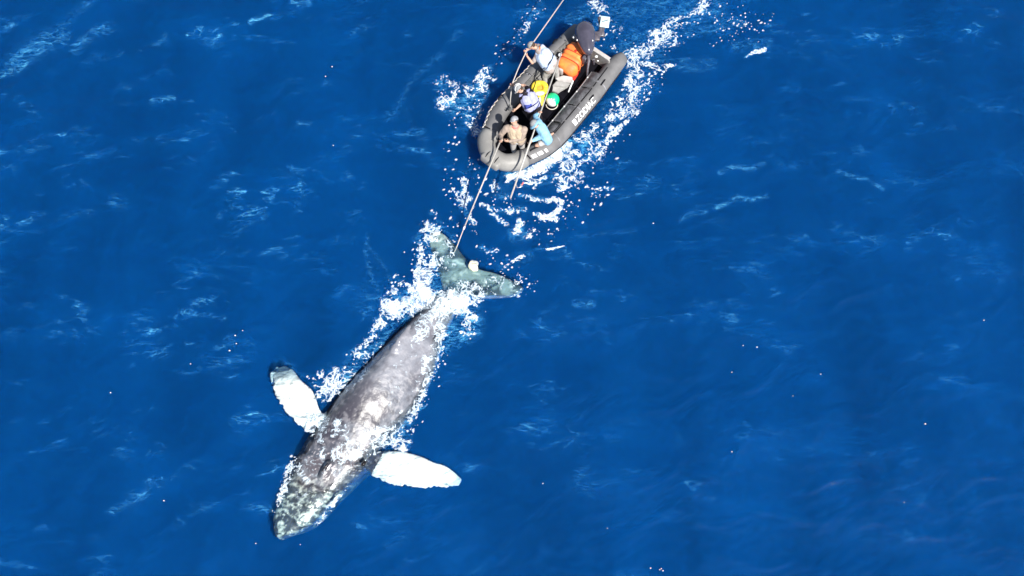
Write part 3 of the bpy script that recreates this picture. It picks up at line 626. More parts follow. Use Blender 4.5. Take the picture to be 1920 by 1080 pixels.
# blunt nose piece, faceted
bm = bmesh.new()
box(bm, lo(5.70, 0, .70), .36, .62, .26, Matrix.Rotation(-.25, 3, 'Y'), .07)
bmo("bow_nose", bm, M['tube_pale'], boat)
bm = bmesh.new()
for yy in (-.16, .16): sweep(bm, [lo(5.5, yy, .86), lo(5.65, yy * 1.1, .875), lo(5.82, yy * 1.1, .84)], .012, 6)
bmo("nose_strap", bm, M['dark'], boat)
# seams round the tubes
for side in (-1, 1):
    for s in (1.25, 2.45, 3.75, 4.98):
        bm = bmesh.new(); c = lo(s, side * cy(s), zc_(s)); r = TR(s) + .004; r2 = r
        t = (lo(s + .05, side * cy(s + .05), zc_(s + .05)) - lo(s - .05, side * cy(s - .05), zc_(s - .05))).normalized()
        sv = t.cross(Vector((0, 0, 1))).normalized(); u = sv.cross(t)
        a = [[bm.verts.new(c + t * dd + (sv * math.cos(2 * math.pi * k / 28) + u * math.sin(2 * math.pi * k / 28)) * r) for k in range(28)] for dd in (-.018, .018)]
        for k in range(28): bm.faces.new((a[0][k], a[0][(k + 1) % 28], a[1][(k + 1) % 28], a[1][k]))
        bmo("seam_tape", bm, M['pouch'], boat)
# hull bottom and floor boards
bm = bmesh.new()
prof = [(.35, .78), (1.5, .84), (3.0, .88), (4.0, .84), (4.7, .62), (5.2, .32), (5.4, .08)]
rows = []
for s, h in prof:
    rows.append([bm.verts.new(lo(s, y, z)) for y, z in ((-h, .13), (h, .13), (h * .9, -.08), (0, -.3 + .25 * (s / 5.4) ** 4), (-h * .9, -.08))])
for a, b_ in zip(rows, rows[1:]):
    for k in range(5): bm.faces.new((a[k], a[(k + 1) % 5], b_[(k + 1) % 5], b_[k]))
bm.faces.new(rows[0][::-1]); bm.faces.new(rows[-1])
bmo("hull", bm, M['dark'], boat, smooth=False)
for i in range(5):
    s0, s1 = .42 + i * .92, .42 + (i + 1) * .92 - .02
    h0, h1 = [float(np.interp(s, [p[0] for p in prof], [p[1] for p in prof])) - .05 for s in (s0, s1)]
    bm = bmesh.new(); vs = [bm.verts.new(lo(s, y, z)) for z in (.135, .16) for s, y in ((s0, -h0), (s0, h0), (s1, h1), (s1, -h1))]
    for f in ((0, 1, 2, 3), (4, 5, 6, 7), (0, 1, 5, 4), (1, 2, 6, 5), (2, 3, 7, 6), (3, 0, 4, 7)): bm.faces.new([vs[k] for k in f])
    bmo("floor_board", bm, M['floor'], boat, smooth=False)
# transom
bm = bmesh.new(); box(bm, lo(.42, 0, .42), .06, 1.56 * K, .5, None, .015); bmo("transom", bm, M['greycloth'], boat, smooth=False)
bm = bmesh.new(); box(bm, lo(.39, 0, .685), .12, 1.5 * K, .03, None, .008); bmo("transom_cap", bm, M['palecloth'], boat, smooth=False)
# patch plate drawn onto the tube surface: angle measured from straight up towards outboard
def on_tube(side, s, ang, off=.006):
    r = TR(s) + off; t = 1
    return lo(s, side * (cy(s) + math.sin(ang) * r / K), zc_(s) + math.cos(ang) * r)
def patch(name, m, side, s0, s1, a0, a1, off=.006, ns=6, na=4):
    bm = bmesh.new(); G = [[bm.verts.new(on_tube(side, s0 + (s1 - s0) * i / ns, a0 + (a1 - a0) * j / na, off)) for j in range(na + 1)] for i in range(ns + 1)]
    for i in range(ns):
        for j in range(na): bm.faces.new((G[i][j], G[i + 1][j], G[i + 1][j + 1], G[i][j + 1]))
    return bmo(name, bm, m, boat)
# long black lacing slots on top of the near tube, short handles on its shoulder
for (s0, s1) in ((.62, 1.22), (1.3, 1.5), (1.58, 2.2), (2.28, 3.05), (3.12, 3.9)):
    patch("lacing_slot", M['dark'], 1, s0, s1, -.34, -.22, .005)
for (s0, s1) in ((1.05, 1.3), (1.75, 1.98), (4.02, 4.16), (4.45, 4.72)):
    bm = bmesh.new(); a = .35 if s0 < 3 else -.05
    sweep(bm, [on_tube(1, s0, a, .0), on_tube(1, s0 + .04, a, .03), on_tube(1, s1 - .04, a, .03), on_tube(1, s1, a, .0)], .02, 8)
    bmo("carry_handle", bm, M['dark'], boat)
for (s0, s1) in ((.75, .95), (3.55, 3.8)):
    bm = bmesh.new(); sweep(bm, [on_tube(-1, s0, .8, 0), on_tube(-1, s0 + .04, .8, .035), on_tube(-1, s1 - .04, .8, .035), on_tube(-1, s1, .8, 0)], .02, 8)
    bmo("carry_handle", bm, M['dark'], boat)
for (s0, s1, a0, a1) in ((1.55, 1.62, -.3, .9), (2.4, 2.47, -.6, .9)): patch("strap", M['dark'], -1, s0, s1, -a1, -a0 + .4, .006)
patch("strap", M['dark'], 1, 4.88, 4.93, -.9, .9, .008)
patch("strap", M['dark'], -1, 4.88, 4.93, -.9, .9, .008)
# side pouches and flaps hanging from the tube tops to the rails
def flap(name, m, side, s0, s1, inset, zin, off=.012):
    bm = bmesh.new(); ns, na = 9, 7; G = []
    for i in range(ns + 1):
        s = s0 + (s1 - s0) * i / ns; row = []; a = on_tube(side, s, -.36, off); b_ = lo(s, side * (cy(s) - inset / K), zin)
        e = math.sin(math.pi * i / ns) ** .4
        for j in range(na + 1):
            t = j / na; p = a.lerp(b_, t); p.z += (.07 * e + .012 * math.sin(s * 23 + j)) * math.sin(math.pi * t) + .02; row.append(bm.verts.new(p))
        G.append(row)
    for i in range(ns):
        for j in range(na): bm.faces.new((G[i][j], G[i + 1][j], G[i + 1][j + 1], G[i][j + 1]))
    g2 = bmesh.ops.solidify(bm, geom=list(bm.faces), thickness=.02)
    return bmo(name, bm, m, boat)
for (s0, s1) in ((.95, 1.62), (1.66, 2.42), (2.46, 3.22), (3.26, 3.95)): flap("side_pouch", M['pouch'], 1, s0, s1, .40, .40)
for (s0, s1) in ((.45, 1.05), (1.09, 1.7), (1.74, 2.35), (2.39, 3.0)): flap("inner_flap", M['tube_pale'], -1, s0, s1, .44, .40)
# grab rail with fittings along the inside
bm = bmesh.new(); sweep(bm, [lo(s, cy(s) - .41 / K, .45) for s in np.arange(1.0, 4.0, .2)], .014, 8); rail = bmo("grab_rail", bm, M['metal'], boat)
for s in (1.25, 1.9, 2.6, 3.25, 3.8):
    bm = bmesh.new(); ell(bm, lo(s, cy(s) - .41 / K, .45), .025, .025, .022, seg=10); bmo("fitting", bm, M['white'], rail)
# lifeline looped along the outside of the far tube
bm = bmesh.new(); pts = []
for i in range(120):
    s = 1.5 + i * .0285; a = .95 + .16 * math.sin(i * .9); pts.append(on_tube(-1, s, a, .02))
sweep(bm, pts, .013, 6); bmo("lifeline", bm, M['rope'], boat)
bm = bmesh.new(); pts = []
for i in range(60):
    s = 3.9 + i * .022; a = 1.15 + .14 * math.sin(i * 1.1); pts.append(on_tube(-1, min(s, 4.97), a, .02))
sweep(bm, pts[:48], .016, 6); bmo("lifeline", bm, M['white'], boat)
# lettering on the near tube, read from outboard
def lettering(name, txt, side, s_start, height, a_mid, m, width):
    cu = bpy.data.curves.new("t", 'FONT'); cu.body = txt; cu.size = 1; cu.extrude = 0; cu.offset = .022; cu.resolution_u = 3
    o = bpy.data.objects.new("t", cu); COL.objects.link(o); dg = bpy.context.evaluated_depsgraph_get()
    me = bpy.data.meshes.new_from_object(o.evaluated_get(dg)); bpy.data.objects.remove(o)
    bm = bmesh.new(); bm.from_mesh(me); bmesh.ops.triangulate(bm, faces=bm.faces)
    bmesh.ops.subdivide_edges(bm, edges=bm.edges, cuts=1)
    xs = [v.co.x for v in bm.verts]; ys = [v.co.y for v in bm.verts]; mx_, mn = max(xs), min(xs); h = max(ys) - min(ys)
    for v in bm.verts:
        s = s_start - (v.co.x - mn) / (mx_ - mn) * width
        a = a_mid - ((v.co.y - min(ys)) / h - .5) * height / .275
        v.co = on_tube(side, s, a, .009)
    return bmo(name, bm, m, boat, smooth=False)
lettering("lettering", "ZODIAC", 1, 2.80, .20, .72, M['white'], .98)
patch("white_block", M['white'], 1, 2.84, 2.98, .36, 1.05, .009)
for (s0, s1) in ((4.30, 4.38), (4.46, 4.62), (4.68, 4.84)): patch("white_block", M['white'], 1, s0, s1, .5, .95, .009)

# ------------------------------------------------------------------ outboard motor, tilted up
def R_from(d, up=(0, 0, 1)):
    d = Vector(d).normalized(); s = d.cross(Vector(up)).normalized(); u = s.cross(d); return Matrix((s, d, u)).transposed()
mot = empty("outboard_motor", B(.3, 0, .4), "dark glossy outboard motor tilted up on the boat's transom", "outboard motor")
bm = bmesh.new(); f0 = P(1104, 103, 1.0); f1 = P(1093, 42, 1.12); R_ = R_from(f1 - f0); L = (f1 - f0).length
secs = [(0, .05, .05), (.06, .12, .12), (.2, .19, .17), (.4, .25, .22), (.62, .285, .25), (.8, .27, .23), (.92, .2, .18), (1, .07, .08)]
rings = []
for t, wx, hz in [tuple(q) for q in spl(secs, 3)]:
    c = f0.lerp(f1, t); ring = []
    for k in range(24):
        a = 2 * math.pi * k / 24; ca_, sa = math.cos(a), math.sin(a)
        x_ = math.copysign(abs(ca_) ** .8, ca_) * wx; z_ = math.copysign(abs(sa) ** .8, sa) * hz
        if sa > 0: z_ += .035 * math.exp(-(x_ / (.3 * wx + .01)) ** 2)
        ring.append(bm.verts.new(c + R_ @ Vector((x_, 0, z_))))
    rings.append(ring)
for a, b_ in zip(rings, rings[1:]):
    for k in range(24): bm.faces.new((a[k], a[(k + 1) % 24], b_[(k + 1) % 24], b_[k]))
bm.faces.new(rings[0][::-1]); bm.faces.new(rings[-1])
cw = bmo("cowling", bm, M['cowl'], mot, world=True)
for (x, y) in ((1083, 58), (1075, 70), (1082, 75), (1111, 76), (1091, 50)):
    bm = bmesh.new(); ell(bm, P(x, y, 1.2), .022, .03, .02, seg=10); bmo("latch", bm, M['white'], mot, world=True)
bm = bmesh.new(); caps(bm, P(1103, 80, .86), .12, P(1122, 66, .72), .09); caps(bm, P(1122, 66, .72), .09, P(1130, 52, .66), .07); box(bm, P(1118, 68, .85), .2, .3, .1, None, .03)
bmo("motor_leg", bm, M['motor'], mot, world=True)
bm = bmesh.new(); box(bm, P(1126, 52, .78), .09, .62, .1, Matrix.Rotation(-.12, 3, 'Z'), .03); caps(bm, P(1130, 66, .6), .07, P(1124, 34, .8), .05)
bmo("gearcase", bm, M['motor'], mot, world=True)
bm = bmesh.new(); box(bm, P(1134, 41, .86), .27, .38, .035, Matrix.Rotation(-.16, 3, 'Z'), .015)
pl_ = bmo("cavitation_plate", bm, M['pale'], mot, world=True)
for i in range(4):
    bm = bmesh.new(); box(bm, P(1130.5 + i * 3, 40.2 - i * .8, .882), .035, .022, .012, Matrix.Rotation(.2, 3, 'Z'), 0); d_ = bmo("slot", bm, M['eye'], pl_, smooth=False)
    d_.data.transform(Matrix.Translation(-Vector(mot.location)))
hub = bmesh.new(); caps(hub, P(1118, 66, .62), .05, P(1121, 72, .58), .04); pr = bmo("propeller", hub, M['metal'], mot, world=True)
for k in range(3):
    bm = bmesh.new(); a = k * 2.094 + .4; c0 = P(1120, 70, .6)
    ell(bm, c0 + Vector((math.cos(a) * .11, .02, math.sin(a) * .11)), .1, .02, .06, Matrix.Rotation(-a, 3, 'Y') @ Matrix.Rotation(.5, 3, 'X'), 12)
    d_ = bmo("blade", bm, M['metal'], pr); d_.data.transform(Matrix.Translation(-Vector(mot.location)))
bm = bmesh.new(); sweep(bm, [P(1103, 100, .95), P(1104, 115, .85), P(1102, 128, .72), P(1101, 142, .62)], [.05, .045, .03, .028], 12); bmo("tiller", bm, M['motor'], mot, world=True)
bm = bmesh.new(); box(bm, P(1100, 108, .72), .34, .14, .3, Matrix.Rotation(BANG, 3, 'Z'), .03)
for dx in (-9, 9): caps(bm, P(1104 + dx, 108 + dx * .4, .72), .04, P(1104 + dx, 116 + dx * .4, .45), .04)
bmo("clamp_bracket", bm, M['motor'], mot, world=True)
for (x, y, z, r) in ((1118, 106, .75, .05), (1112, 112, .72, .03), (1093, 118, .6, .03), (1088, 124, .5, .025), (1121, 114, .6, .03)):
    bm = bmesh.new(); ell(bm, P(x, y, z), r, r * .8, r * .7, seg=10); bmo("clamp_knob", bm, M['white'], mot, world=True)

# ------------------------------------------------------------------ gear in the boat
bg_ = empty("gear_bag", P(1072, 118, .16), "bright orange ribbed gear bag lying in the stern beside the motor", "bag")
ax0, ax1 = P(1058, 134, .5), P(1086, 92, .5); R_ = R_from(ax1 - ax0); L = (ax1 - ax0).length
bm = bmesh.new(); rings = []
for i in range(29):
    t = i / 28; wx = .33 + .02 * math.cos(t * 5 * 2 * math.pi); e = min(1, math.sin(math.pi * min(max(t, .03), .97)) * 3) ; e = .75 + .25 * e
    c = ax0.lerp(ax1, t); ring = []
    for k in range(24):
        a = 2 * math.pi * k / 24; q = .62
        x_ = math.copysign(abs(math.cos(a)) ** q, math.cos(a)) * wx * e; z_ = math.copysign(abs(math.sin(a)) ** q, math.sin(a)) * (.27 + .016 * math.cos(t * 10 * math.pi)) * e
        ring.append(bm.verts.new(c + R_ @ Vector((x_, 0, z_))))
    rings.append(ring)
for a, b_ in zip(rings, rings[1:]):
    for k in range(24): bm.faces.new((a[k], a[(k + 1) % 24], b_[(k + 1) % 24], b_[k]))
bm.faces.new(rings[0][::-1]); bm.faces.new(rings[-1]); bmo("bag_body", bm, M['orange'], bg_, world=True)
for t in (.3, .62):
    bm = bmesh.new(); c = ax0.lerp(ax1, t); pts = [c + R_ @ Vector((math.copysign(abs(math.cos(a)) ** .62, math.cos(a)) * .345, 0, math.copysign(abs(math.sin(a)) ** .62, math.sin(a)) * .29)) for a in np.linspace(0, math.pi, 14)]
    sweep(bm, pts, .012, 6); bmo("strap", bm, M['red'], bg_, world=True)
bm = bmesh.new(); ell(bm, ax0.lerp(ax1, .68) + Vector((.02, 0, .275)), .035, .045, .012, seg=10); bmo("valve", bm, M['red'], bg_, world=True)
bm = bmesh.new(); c = P(1085, 84, .66); sweep(bm, [c + R_ @ Vector((math.cos(a) * .1, math.sin(a) * .07, .0)) for a in np.linspace(0, math.pi, 9)], .02, 8); bmo("handle", bm, M['red'], bg_, world=True)
bm = bmesh.new(); box(bm, P(1066, 134, .22), .6, .4, .1, R_, .04)
tag(bmo("red_tarp", bm, M['red']), "dark red folded tarp on the black floor under the orange gear bag", "tarp")
# folded grey mats / thwart
rt = empty("folded_mat", P(1052, 157, .16), "pale grey folded mat between the orange bag and the green buoy", "mat")
def slab(name, pxs, z, th, m, parent):
    bm = bmesh.new(); t = [bm.verts.new(P(x, y, zz)) for (x, y, zz) in pxs]; b_ = [bm.verts.new(v.co - Vector((0, 0, th))) for v in t]; k = len(t)
    bm.faces.new(t); bm.faces.new(b_[::-1])
    for i in range(k): bm.faces.new((t[i], t[(i + 1) % k], b_[(i + 1) % k], b_[i]))
    bmesh.ops.bevel(bm, geom=list(bm.edges), offset=.012, segments=2, affect='EDGES')
    return bmo(name, bm, m, parent, smooth=False, world=True)
slab("upper_fold", [(1041, 146, .5), (1056, 141, .52), (1073, 144, .5), (1075, 156, .46), (1046, 151, .48)], 0, .06, M['palecloth'], rt)
slab("middle_fold", [(1043, 152, .44), (1052, 152, .44), (1070, 157, .42), (1060, 163, .40), (1036, 160, .42)], 0, .06, M['greycloth'], rt)
slab("lower_fold", [(1037, 160, .38), (1058, 159, .38), (1070, 160, .36), (1052, 168, .34), (1046, 174, .32), (1034, 169, .34)], 0, .08, M['greycloth'], rt)
bm = bmesh.new(); caps(bm, P(1074, 152, .48), .025, P(1066, 172, .35), .018); bmo("buckle_strap", bm, M['white'], rt, world=True)
bm = bmesh.new(); box(bm, P(1055, 128, .42), .16, .34, .3, R_, .04)
tag(bmo("white_case", bm, M['palecloth']), "small white case wedged against the left side of the orange bag", "case")
cl = empty("camera_mount", P(1050, 104, .5), "small black and white clamp fitting on the far tube beside the orange bag", "clamp")
bm = bmesh.new(); box(bm, P(1050, 104, .62), .2, .16, .1, R_, .03); bmo("mount", bm, M['dark'], cl, world=True)
bm = bmesh.new(); ell(bm, P(1050, 103, .69), .06, .06, .04, seg=12); bmo("knob", bm, M['white'], cl, world=True)
# tub with yellow float
tub = empty("gear_tub", P(1012, 178, .16), "round black gear tub holding a yellow float amidships", "tub")
bm = bmesh.new(); c = P(1013, 176, .16); 
r0 = [bm.verts.new(c + Vector((.30 * math.cos(a), .30 * math.sin(a), 0))) for a in np.linspace(0, 2 * math.pi, 25)[:-1]]
r1 = [bm.verts.new(c + Vector((.36 * math.cos(a), .36 * math.sin(a), .36))) for a in np.linspace(0, 2 * math.pi, 25)[:-1]]
r2 = [bm.verts.new(c + Vector((.33 * math.cos(a), .33 * math.sin(a), .36))) for a in np.linspace(0, 2 * math.pi, 25)[:-1]]
r3 = [bm.verts.new(c + Vector((.28 * math.cos(a), .28 * math.sin(a), .03))) for a in np.linspace(0, 2 * math.pi, 25)[:-1]]
for a, b_ in ((r0, r1), (r1, r2), (r2, r3)):
    for k in range(24): bm.faces.new((a[k], a[(k + 1) % 24], b_[(k + 1) % 24], b_[k]))
bm.faces.new(r0[::-1]); bm.faces.new(r3); bmo("tub_wall", bm, M['dark'], tub, world=True)
yf = empty("yellow_float", P(1012, 172, .45), "yellow ring float with a pale pouch sitting in the black tub", "float")
bm = bmesh.new(); c = P(1012, 165, .62); tp_ = [c + Vector((.17 * math.cos(a), .17 * math.sin(a), .02 * math.sin(3 * a))) for a in np.linspace(0, 2 * math.pi, 33)]
sweep(bm, tp_, .082, 14); bmo("ring", bm, M['yellow'], yf, world=True)
bm = bmesh.new(); c = P(1012, 165, .58); ell(bm, c, .13, .13, .05, seg=12); bmo("ring_core", bm, mat("ochre_core", (.45, .3, .05), .7, .2, bump=.5), yf, world=True)
bm = bmesh.new(); caps(bm, P(1006, 178, .52), .06, P(1008, 192, .42), .05); caps(bm, P(1018, 178, .52), .06, P(1014, 196, .42), .055); caps(bm, P(1012, 176, .6), .08, P(1012, 190, .5), .06)
bmo("pouch", bm, M['yellow'], yf, world=True)
bm = bmesh.new(); ell(bm, P(1012, 175, .68), .14, .07, .05, Matrix.Rotation(.1, 3, 'Z'), 14); ell(bm, P(1012, 186, .58), .04, .12, .04, seg=10); bmo("pale_flap", bm, M['cream'], yf, world=True)
gb = empty("green_buoy", P(1036, 186, .4), "round green and white buoy with a rope handle on the black floor", "buoy")
gc = P(1036, 187, .42)
bm = bmesh.new(); ell(bm, gc, .2, .2, .21, seg=28); o_ = bmo("ball", bm, M['green'], gb, world=True)
o_.data.materials.append(M['white'])
dn_ = Vector((-.35, -.75, .1)).normalized()
for p in o_.data.polygons:
    if (p.center + Vector(gb.location) - gc).normalized().dot(dn_) > .55: p.material_index = 1
bm = bmesh.new(); sweep(bm, [gc + Vector((-.16 + .0 * a, 0, 0)) + Vector((.14 - .17 * math.cos(a), -.12 - .17 * math.sin(a), -.05)) for a in np.linspace(0, math.pi, 12)], .014, 8); bmo("rope_handle", bm, M['rope'], gb, world=True)
# cream float at the fluke notch
bm = bmesh.new(); c = P(887, 498, .02); ell(bm, c + Vector((0, 0, -.05)), .13, .17, .10, Matrix.Rotation(.5, 3, 'Z'), 20); ell(bm, c + Vector((.07, .06, -.07)), .08, .1, .08, None, 14)
tag(link("cream_float", remesh(bm, .015, 1, .05, 6), M['cream']), "cream coloured float floating at the notch of the whale's flukes", "float")

# ------------------------------------------------------------------ lines and poles
def line_(name, pts, r, m, label, cat, seg=8, sag=0):
    bm = bmesh.new(); sweep(bm, [Vector(p) for p in pts], r, seg); return tag(bmo(name, bm, m), label, cat)
pl1 = empty("long_pole", P(938, 266, 1.12), "long pale pole from the tan-shirted bow person's hands down to the whale's flukes", "pole")
a, b_ = P(941, 258, 1.2), P(869, 430, .28)
bm = bmesh.new(); sweep(bm, [a, a.lerp(b_, .5), b_], [.021, .021, .018], 10); bmo("shaft", bm, M['pole'], pl1, world=True)
bm = bmesh.new(); sweep(bm, [b_, P(856, 464, .03), P(846, 485, -.18)], [.013, .013, .01], 8); bmo("line", bm, M['rope'], pl1, world=True)
bm = bmesh.new(); caps(bm, a.lerp(b_, .97), .036, b_, .03); bmo("ferrule", bm, M['metal'], pl1, world=True)
pl2 = empty("hook_pole", P(996, 262, 1.1), "longest pole, slanting past the yellow float over the bow, with a red-tipped hook", "pole")
a, b_ = P(1053, 98, 1.7), P(957, 372, .85)
bm = bmesh.new(); sweep(bm, [a, a.lerp(b_, .58), a.lerp(b_, .62), b_], [.019, .021, .028, .023], 10); bmo("shaft", bm, M['pole'], pl2, world=True)
bm = bmesh.new(); h = a.lerp(b_, .90); sweep(bm, [h, P(970, 352, .9), P(976, 351, .9), P(979, 345, .92)], [.02, .016, .014, .012], 8); bmo("hook", bm, M['metal'], pl2, world=True)
bm = bmesh.new(); caps(bm, P(979, 346, .92), .02, P(981, 342, .93), .016); bmo("hook_tip", bm, M['rust'], pl2, world=True)
line_("tow_rope", [P(1066, -14, 1.5), P(1030, 37, 1.45), P(1001, 78, 1.42), P(986, 98, 1.4), P(971, 130, 1.35), P(960, 158, 1.3), P(957, 185, 1.0), P(956, 207, .6)], .017, M['pole'],
      "pale line trailing astern through the hands of two crew at the far tube", "rope")
line_("deck_strap", [P(1024, 128, .9), P(1008, 145, .72), P(992, 163, .6), P(986, 172, .45)], .012, M['dark'], "thin dark strap stretched over the far tube below the stern person", "strap")

# ------------------------------------------------------------------ people
def hand(bm, wrist, d, side, grip=True):
    """palm and five curled fingers; d = forearm direction, side = direction the thumb leaves"""
    d = Vector(d).normalized(); s = Vector(side); s = (s - d * s.dot(d)).normalized(); n_ = d.cross(s)
    pc = wrist + d * .055
    for k in (-1, 0, 1): caps(bm, wrist + s * .012 * k, .02, pc + s * .022 * k + d * .03, .018, 10)
    for k, L in ((-1.5, .058), (-.5, .068), (.5, .072), (1.5, .062)):
        b0 = pc + d * .035 - s * .019 * k; b1 = b0 + d * L * .5 + n_ * L * .18; b2 = b1 + n_ * L * .5 + d * L * .12; b3 = b2 - d * L * .3 + n_ * L * .15
        caps(bm, b0, .0105, b1, .010, 8); caps(bm, b1, .010, b2, .009, 8); caps(bm, b2, .009, b3, .008, 8)
    t0 = wrist + d * .02 + s * .025; t1 = t0 + s * .03 + d * .025 + n_ * .012; t2 = t1 + d * .03 + n_ * .025
    caps(bm, t0, .015, t1, .012, 8); caps(bm, t1, .012, t2, .010, 8)
def person(label, J, face, shirt, pants, sleeve='short', legs='long', shoe=None, hat=None, vest=None, group="boat crew in the inflatable boat"):
    """J: joint positions in metres. face: direction of the gaze"""
    pel, ch, nk, hd = J['pelvis'], J['chest'], J['neck'], J['head']
    root = empty("person", Vector((pel.x, pel.y, min(J['ankleL'].z, J['ankleR'].z) - .06)), label, "person", group)
    face = Vector(face).normalized(); upv = (hd - nk).normalized(); fx = (face - upv * face.dot(upv)).normalized(); rt_ = fx.cross(upv)
    HR = Matrix((rt_, fx, upv)).transposed()
    sl_, sr = J['shL'], J['shR']; ax_ = (sl_ - sr).normalized()
    hw = .10
    hl, hr = pel + ax_ * hw, pel - ax_ * hw
    def torso(bm, e):
        caps(bm, hl, .125 + e, ch + ax_ * .075, .125 + e); caps(bm, hr, .125 + e, ch - ax_ * .075, .125 + e)
        caps(bm, ch + ax_ * .07, .12 + e, sl_ - ax_ * .02, .072 + e); caps(bm, ch - ax_ * .07, .12 + e, sr + ax_ * .02, .072 + e)
        caps(bm, ch, .13 + e, nk - (nk - ch) * .25, .085 + e)
    bm = bmesh.new(); torso(bm, -.015); caps(bm, nk - upv * .05, .06, hd - upv * .06, .055)
    ell(bm, hd + upv * .02, .076, .095, .108, HR, 20)                       # skull
    ell(bm, hd - upv * .05 + fx * .028, .056, .062, .06, HR, 16)            # jaw
    caps(bm, hd + fx * .088 + upv * .015, .010, hd + fx * .108 - upv * .018, .015, 8)   # nose
    caps(bm, hd + fx * .075 - upv * .052 - rt_ * .018, .010, hd + fx * .075 - upv * .052 + rt_ * .018, .010, 8)   # lips
    for k in (-1, 1): ell(bm, hd + rt_ * .078 * k - upv * .01, .010, .02, .03, HR, 10)   # ears
    for sh, el_, wr, sd in ((sl_, J['elL'], J['wrL'], ax_), (sr, J['elR'], J['wrR'], -ax_)):
        caps(bm, sh, .055, el_, .042); caps(bm, el_, .042, wr, .028)
        d = (J['gripL'] if sd == ax_ else J['gripR']) - wr
        hand(bm, wr, d if d.length > .01 else wr - el_, Vector((0, 0, 1)))
    for h, kn, an, toe in ((hl, J['kneeL'], J['ankleL'], J['toeL']), (hr, J['kneeR'], J['ankleR'], J['toeR'])):
        caps(bm, h, .09, kn, .058); caps(bm, kn, .056, kn.lerp(an, .35), .055); caps(bm, kn.lerp(an, .35), .055, an, .035); caps(bm, an - Vector((0, 0, .02)), .036, toe, .028)
    me = remesh(bm, .0085, 1); me.transform(Matrix.Translation(-Vector(root.location))); link("body", me, M['skin'], root)
    def garment(name, m, f, vox=.014, nz_=.016):
        bm = bmesh.new(); f(bm); me = remesh(bm, vox, 1, nz_, 9); me.transform(Matrix.Translation(-Vector(root.location))); return link(name, me, m, root)
    def f(bm):
        torso(bm, .028)
        for sh, el_, wr in ((sl_, J['elL'], J['wrL']), (sr, J['elR'], J['wrR'])):
            if sleeve == 'long': caps(bm, sh, .095, el_, .075); caps(bm, el_, .072, el_.lerp(wr, .92), .045)
            else: caps(bm, sh, .078, sh.lerp(el_, .62), .068)
    garment("shirt", shirt, f)
    def f(bm):
        caps(bm, hl, .135, hr, .135)
        for h, kn, an in ((hl, J['kneeL'], J['ankleL']), (hr, J['kneeR'], J['ankleR'])):
            if legs == 'long': caps(bm, h, .112, kn, .08); caps(bm, kn, .08, an + (kn - an) * .08, .062)
            else: caps(bm, h, .112, h.lerp(kn, .6), .095)
    garment("trousers" if legs == 'long' else "shorts", pants, f)
    if shoe:
        for an, toe in ((J['ankleL'], J['toeL']), (J['ankleR'], J['toeR'])):
            bm = bmesh.new(); caps(bm, an - Vector((0, 0, .03)), .05, toe, .042); caps(bm, an, .05, an + Vector((0, 0, .06)), .048)
            me = remesh(bm, .012, 1); me.transform(Matrix.Translation(-Vector(root.location))); link("shoe", me, shoe, root)
    # hair and headgear
    bm = bmesh.new(); ell(bm, hd + upv * .028 - fx * .02, .083, .094, .108, HR, 20); bmo("hair", bm, M['hair'], root, world=True)
    for k in (-1, 1):
        bm = bmesh.new(); ell(bm, hd + fx * .086 + rt_ * .032 * k + upv * .015, .012, .010, .008, HR, 8); bmo("eye", bm, M['eye'], root, world=True)
    if hat:
        bm = bmesh.new(); c = hd + upv * .045
        rings = []
        for i in range(8):
            a = i / 7 * math.pi / 2; r = math.cos(a); z_ = math.sin(a) * .105
            rings.append([bm.verts.new(c + rt_ * (.098 * r * math.cos(t)) + fx * (.115 * r * math.sin(t)) + upv * z_) for t in np.linspace(0, 2 * math.pi, 21)[:-1]])
        for a, b_ in zip(rings, rings[1:]):
            for k in range(20): bm.faces.new((a[k], a[(k + 1) % 20], b_[(k + 1) % 20], b_[k]))
        bm.faces.new(rings[0][::-1])
        hb = bmo("helmet" if hat[0] == 'helmet' else "cap", bm, hat[1], root, world=True)
        bm = bmesh.new()
        if hat[0] in ('cap', 'helmet'):
            vs = []; L_ = .075 if hat[0] == 'cap' else .03
            for zz in (0, .008):
                vs.append([[bm.verts.new(c + rt_ * (.09 * math.cos(t)) * (1 + .0 * q) + fx * (.108 * math.sin(t) + q * L_ * math.sin(t) ** .7) + upv * (zz - .02 * q)) for t in np.linspace(.35, math.pi - .35, 11)] for q in (0, 1)])
            for g_ in vs:
                for k in range(10): bm.faces.new((g_[0][k], g_[0][k + 1], g_[1][k + 1], g_[1][k]))
            for k in range(10): bm.faces.new((vs[0][1][k], vs[0][1][k + 1], vs[1][1][k + 1], vs[1][1][k]))
        else:
            for zz in (0, .008):
                pass
            r0 = [bm.verts.new(c + rt_ * .095 * math.cos(t) + fx * .11 * math.sin(t)) for t in np.linspace(0, 2 * math.pi, 25)[:-1]]
            r1 = [bm.verts.new(c + rt_ * .16 * math.cos(t) + fx * .18 * math.sin(t) - upv * .03) for t in np.linspace(0, 2 * math.pi, 25)[:-1]]
            r2 = [bm.verts.new(v.co - upv * .008) for v in r1]; r3 = [bm.verts.new(v.co - upv * .008) for v in r0]
            for a, b_ in ((r0, r1), (r1, r2), (r2, r3)):
                for k in range(24): bm.faces.new((a[k], a[(k + 1) % 24], b_[(k + 1) % 24], b_[k]))
        d_ = bmo("brim", bm, hat[2], hb); d_.data.transform(Matrix.Translation(-Vector(root.location)))
        if hat[0] != 'brim' and len(hat) > 3:
            for k in (-1, 0, 1):
                bm = bmesh.new(); sweep(bm, [c + rt_ * .05 * k + fx * (.116 * math.cos(t)) + upv * (.11 * math.sin(t)) for t in np.linspace(.2, 2.9, 10)], .009, 6)
                d_ = bmo("stripe", bm, hat[3], hb); d_.data.transform(Matrix.Translation(-Vector(root.location)))
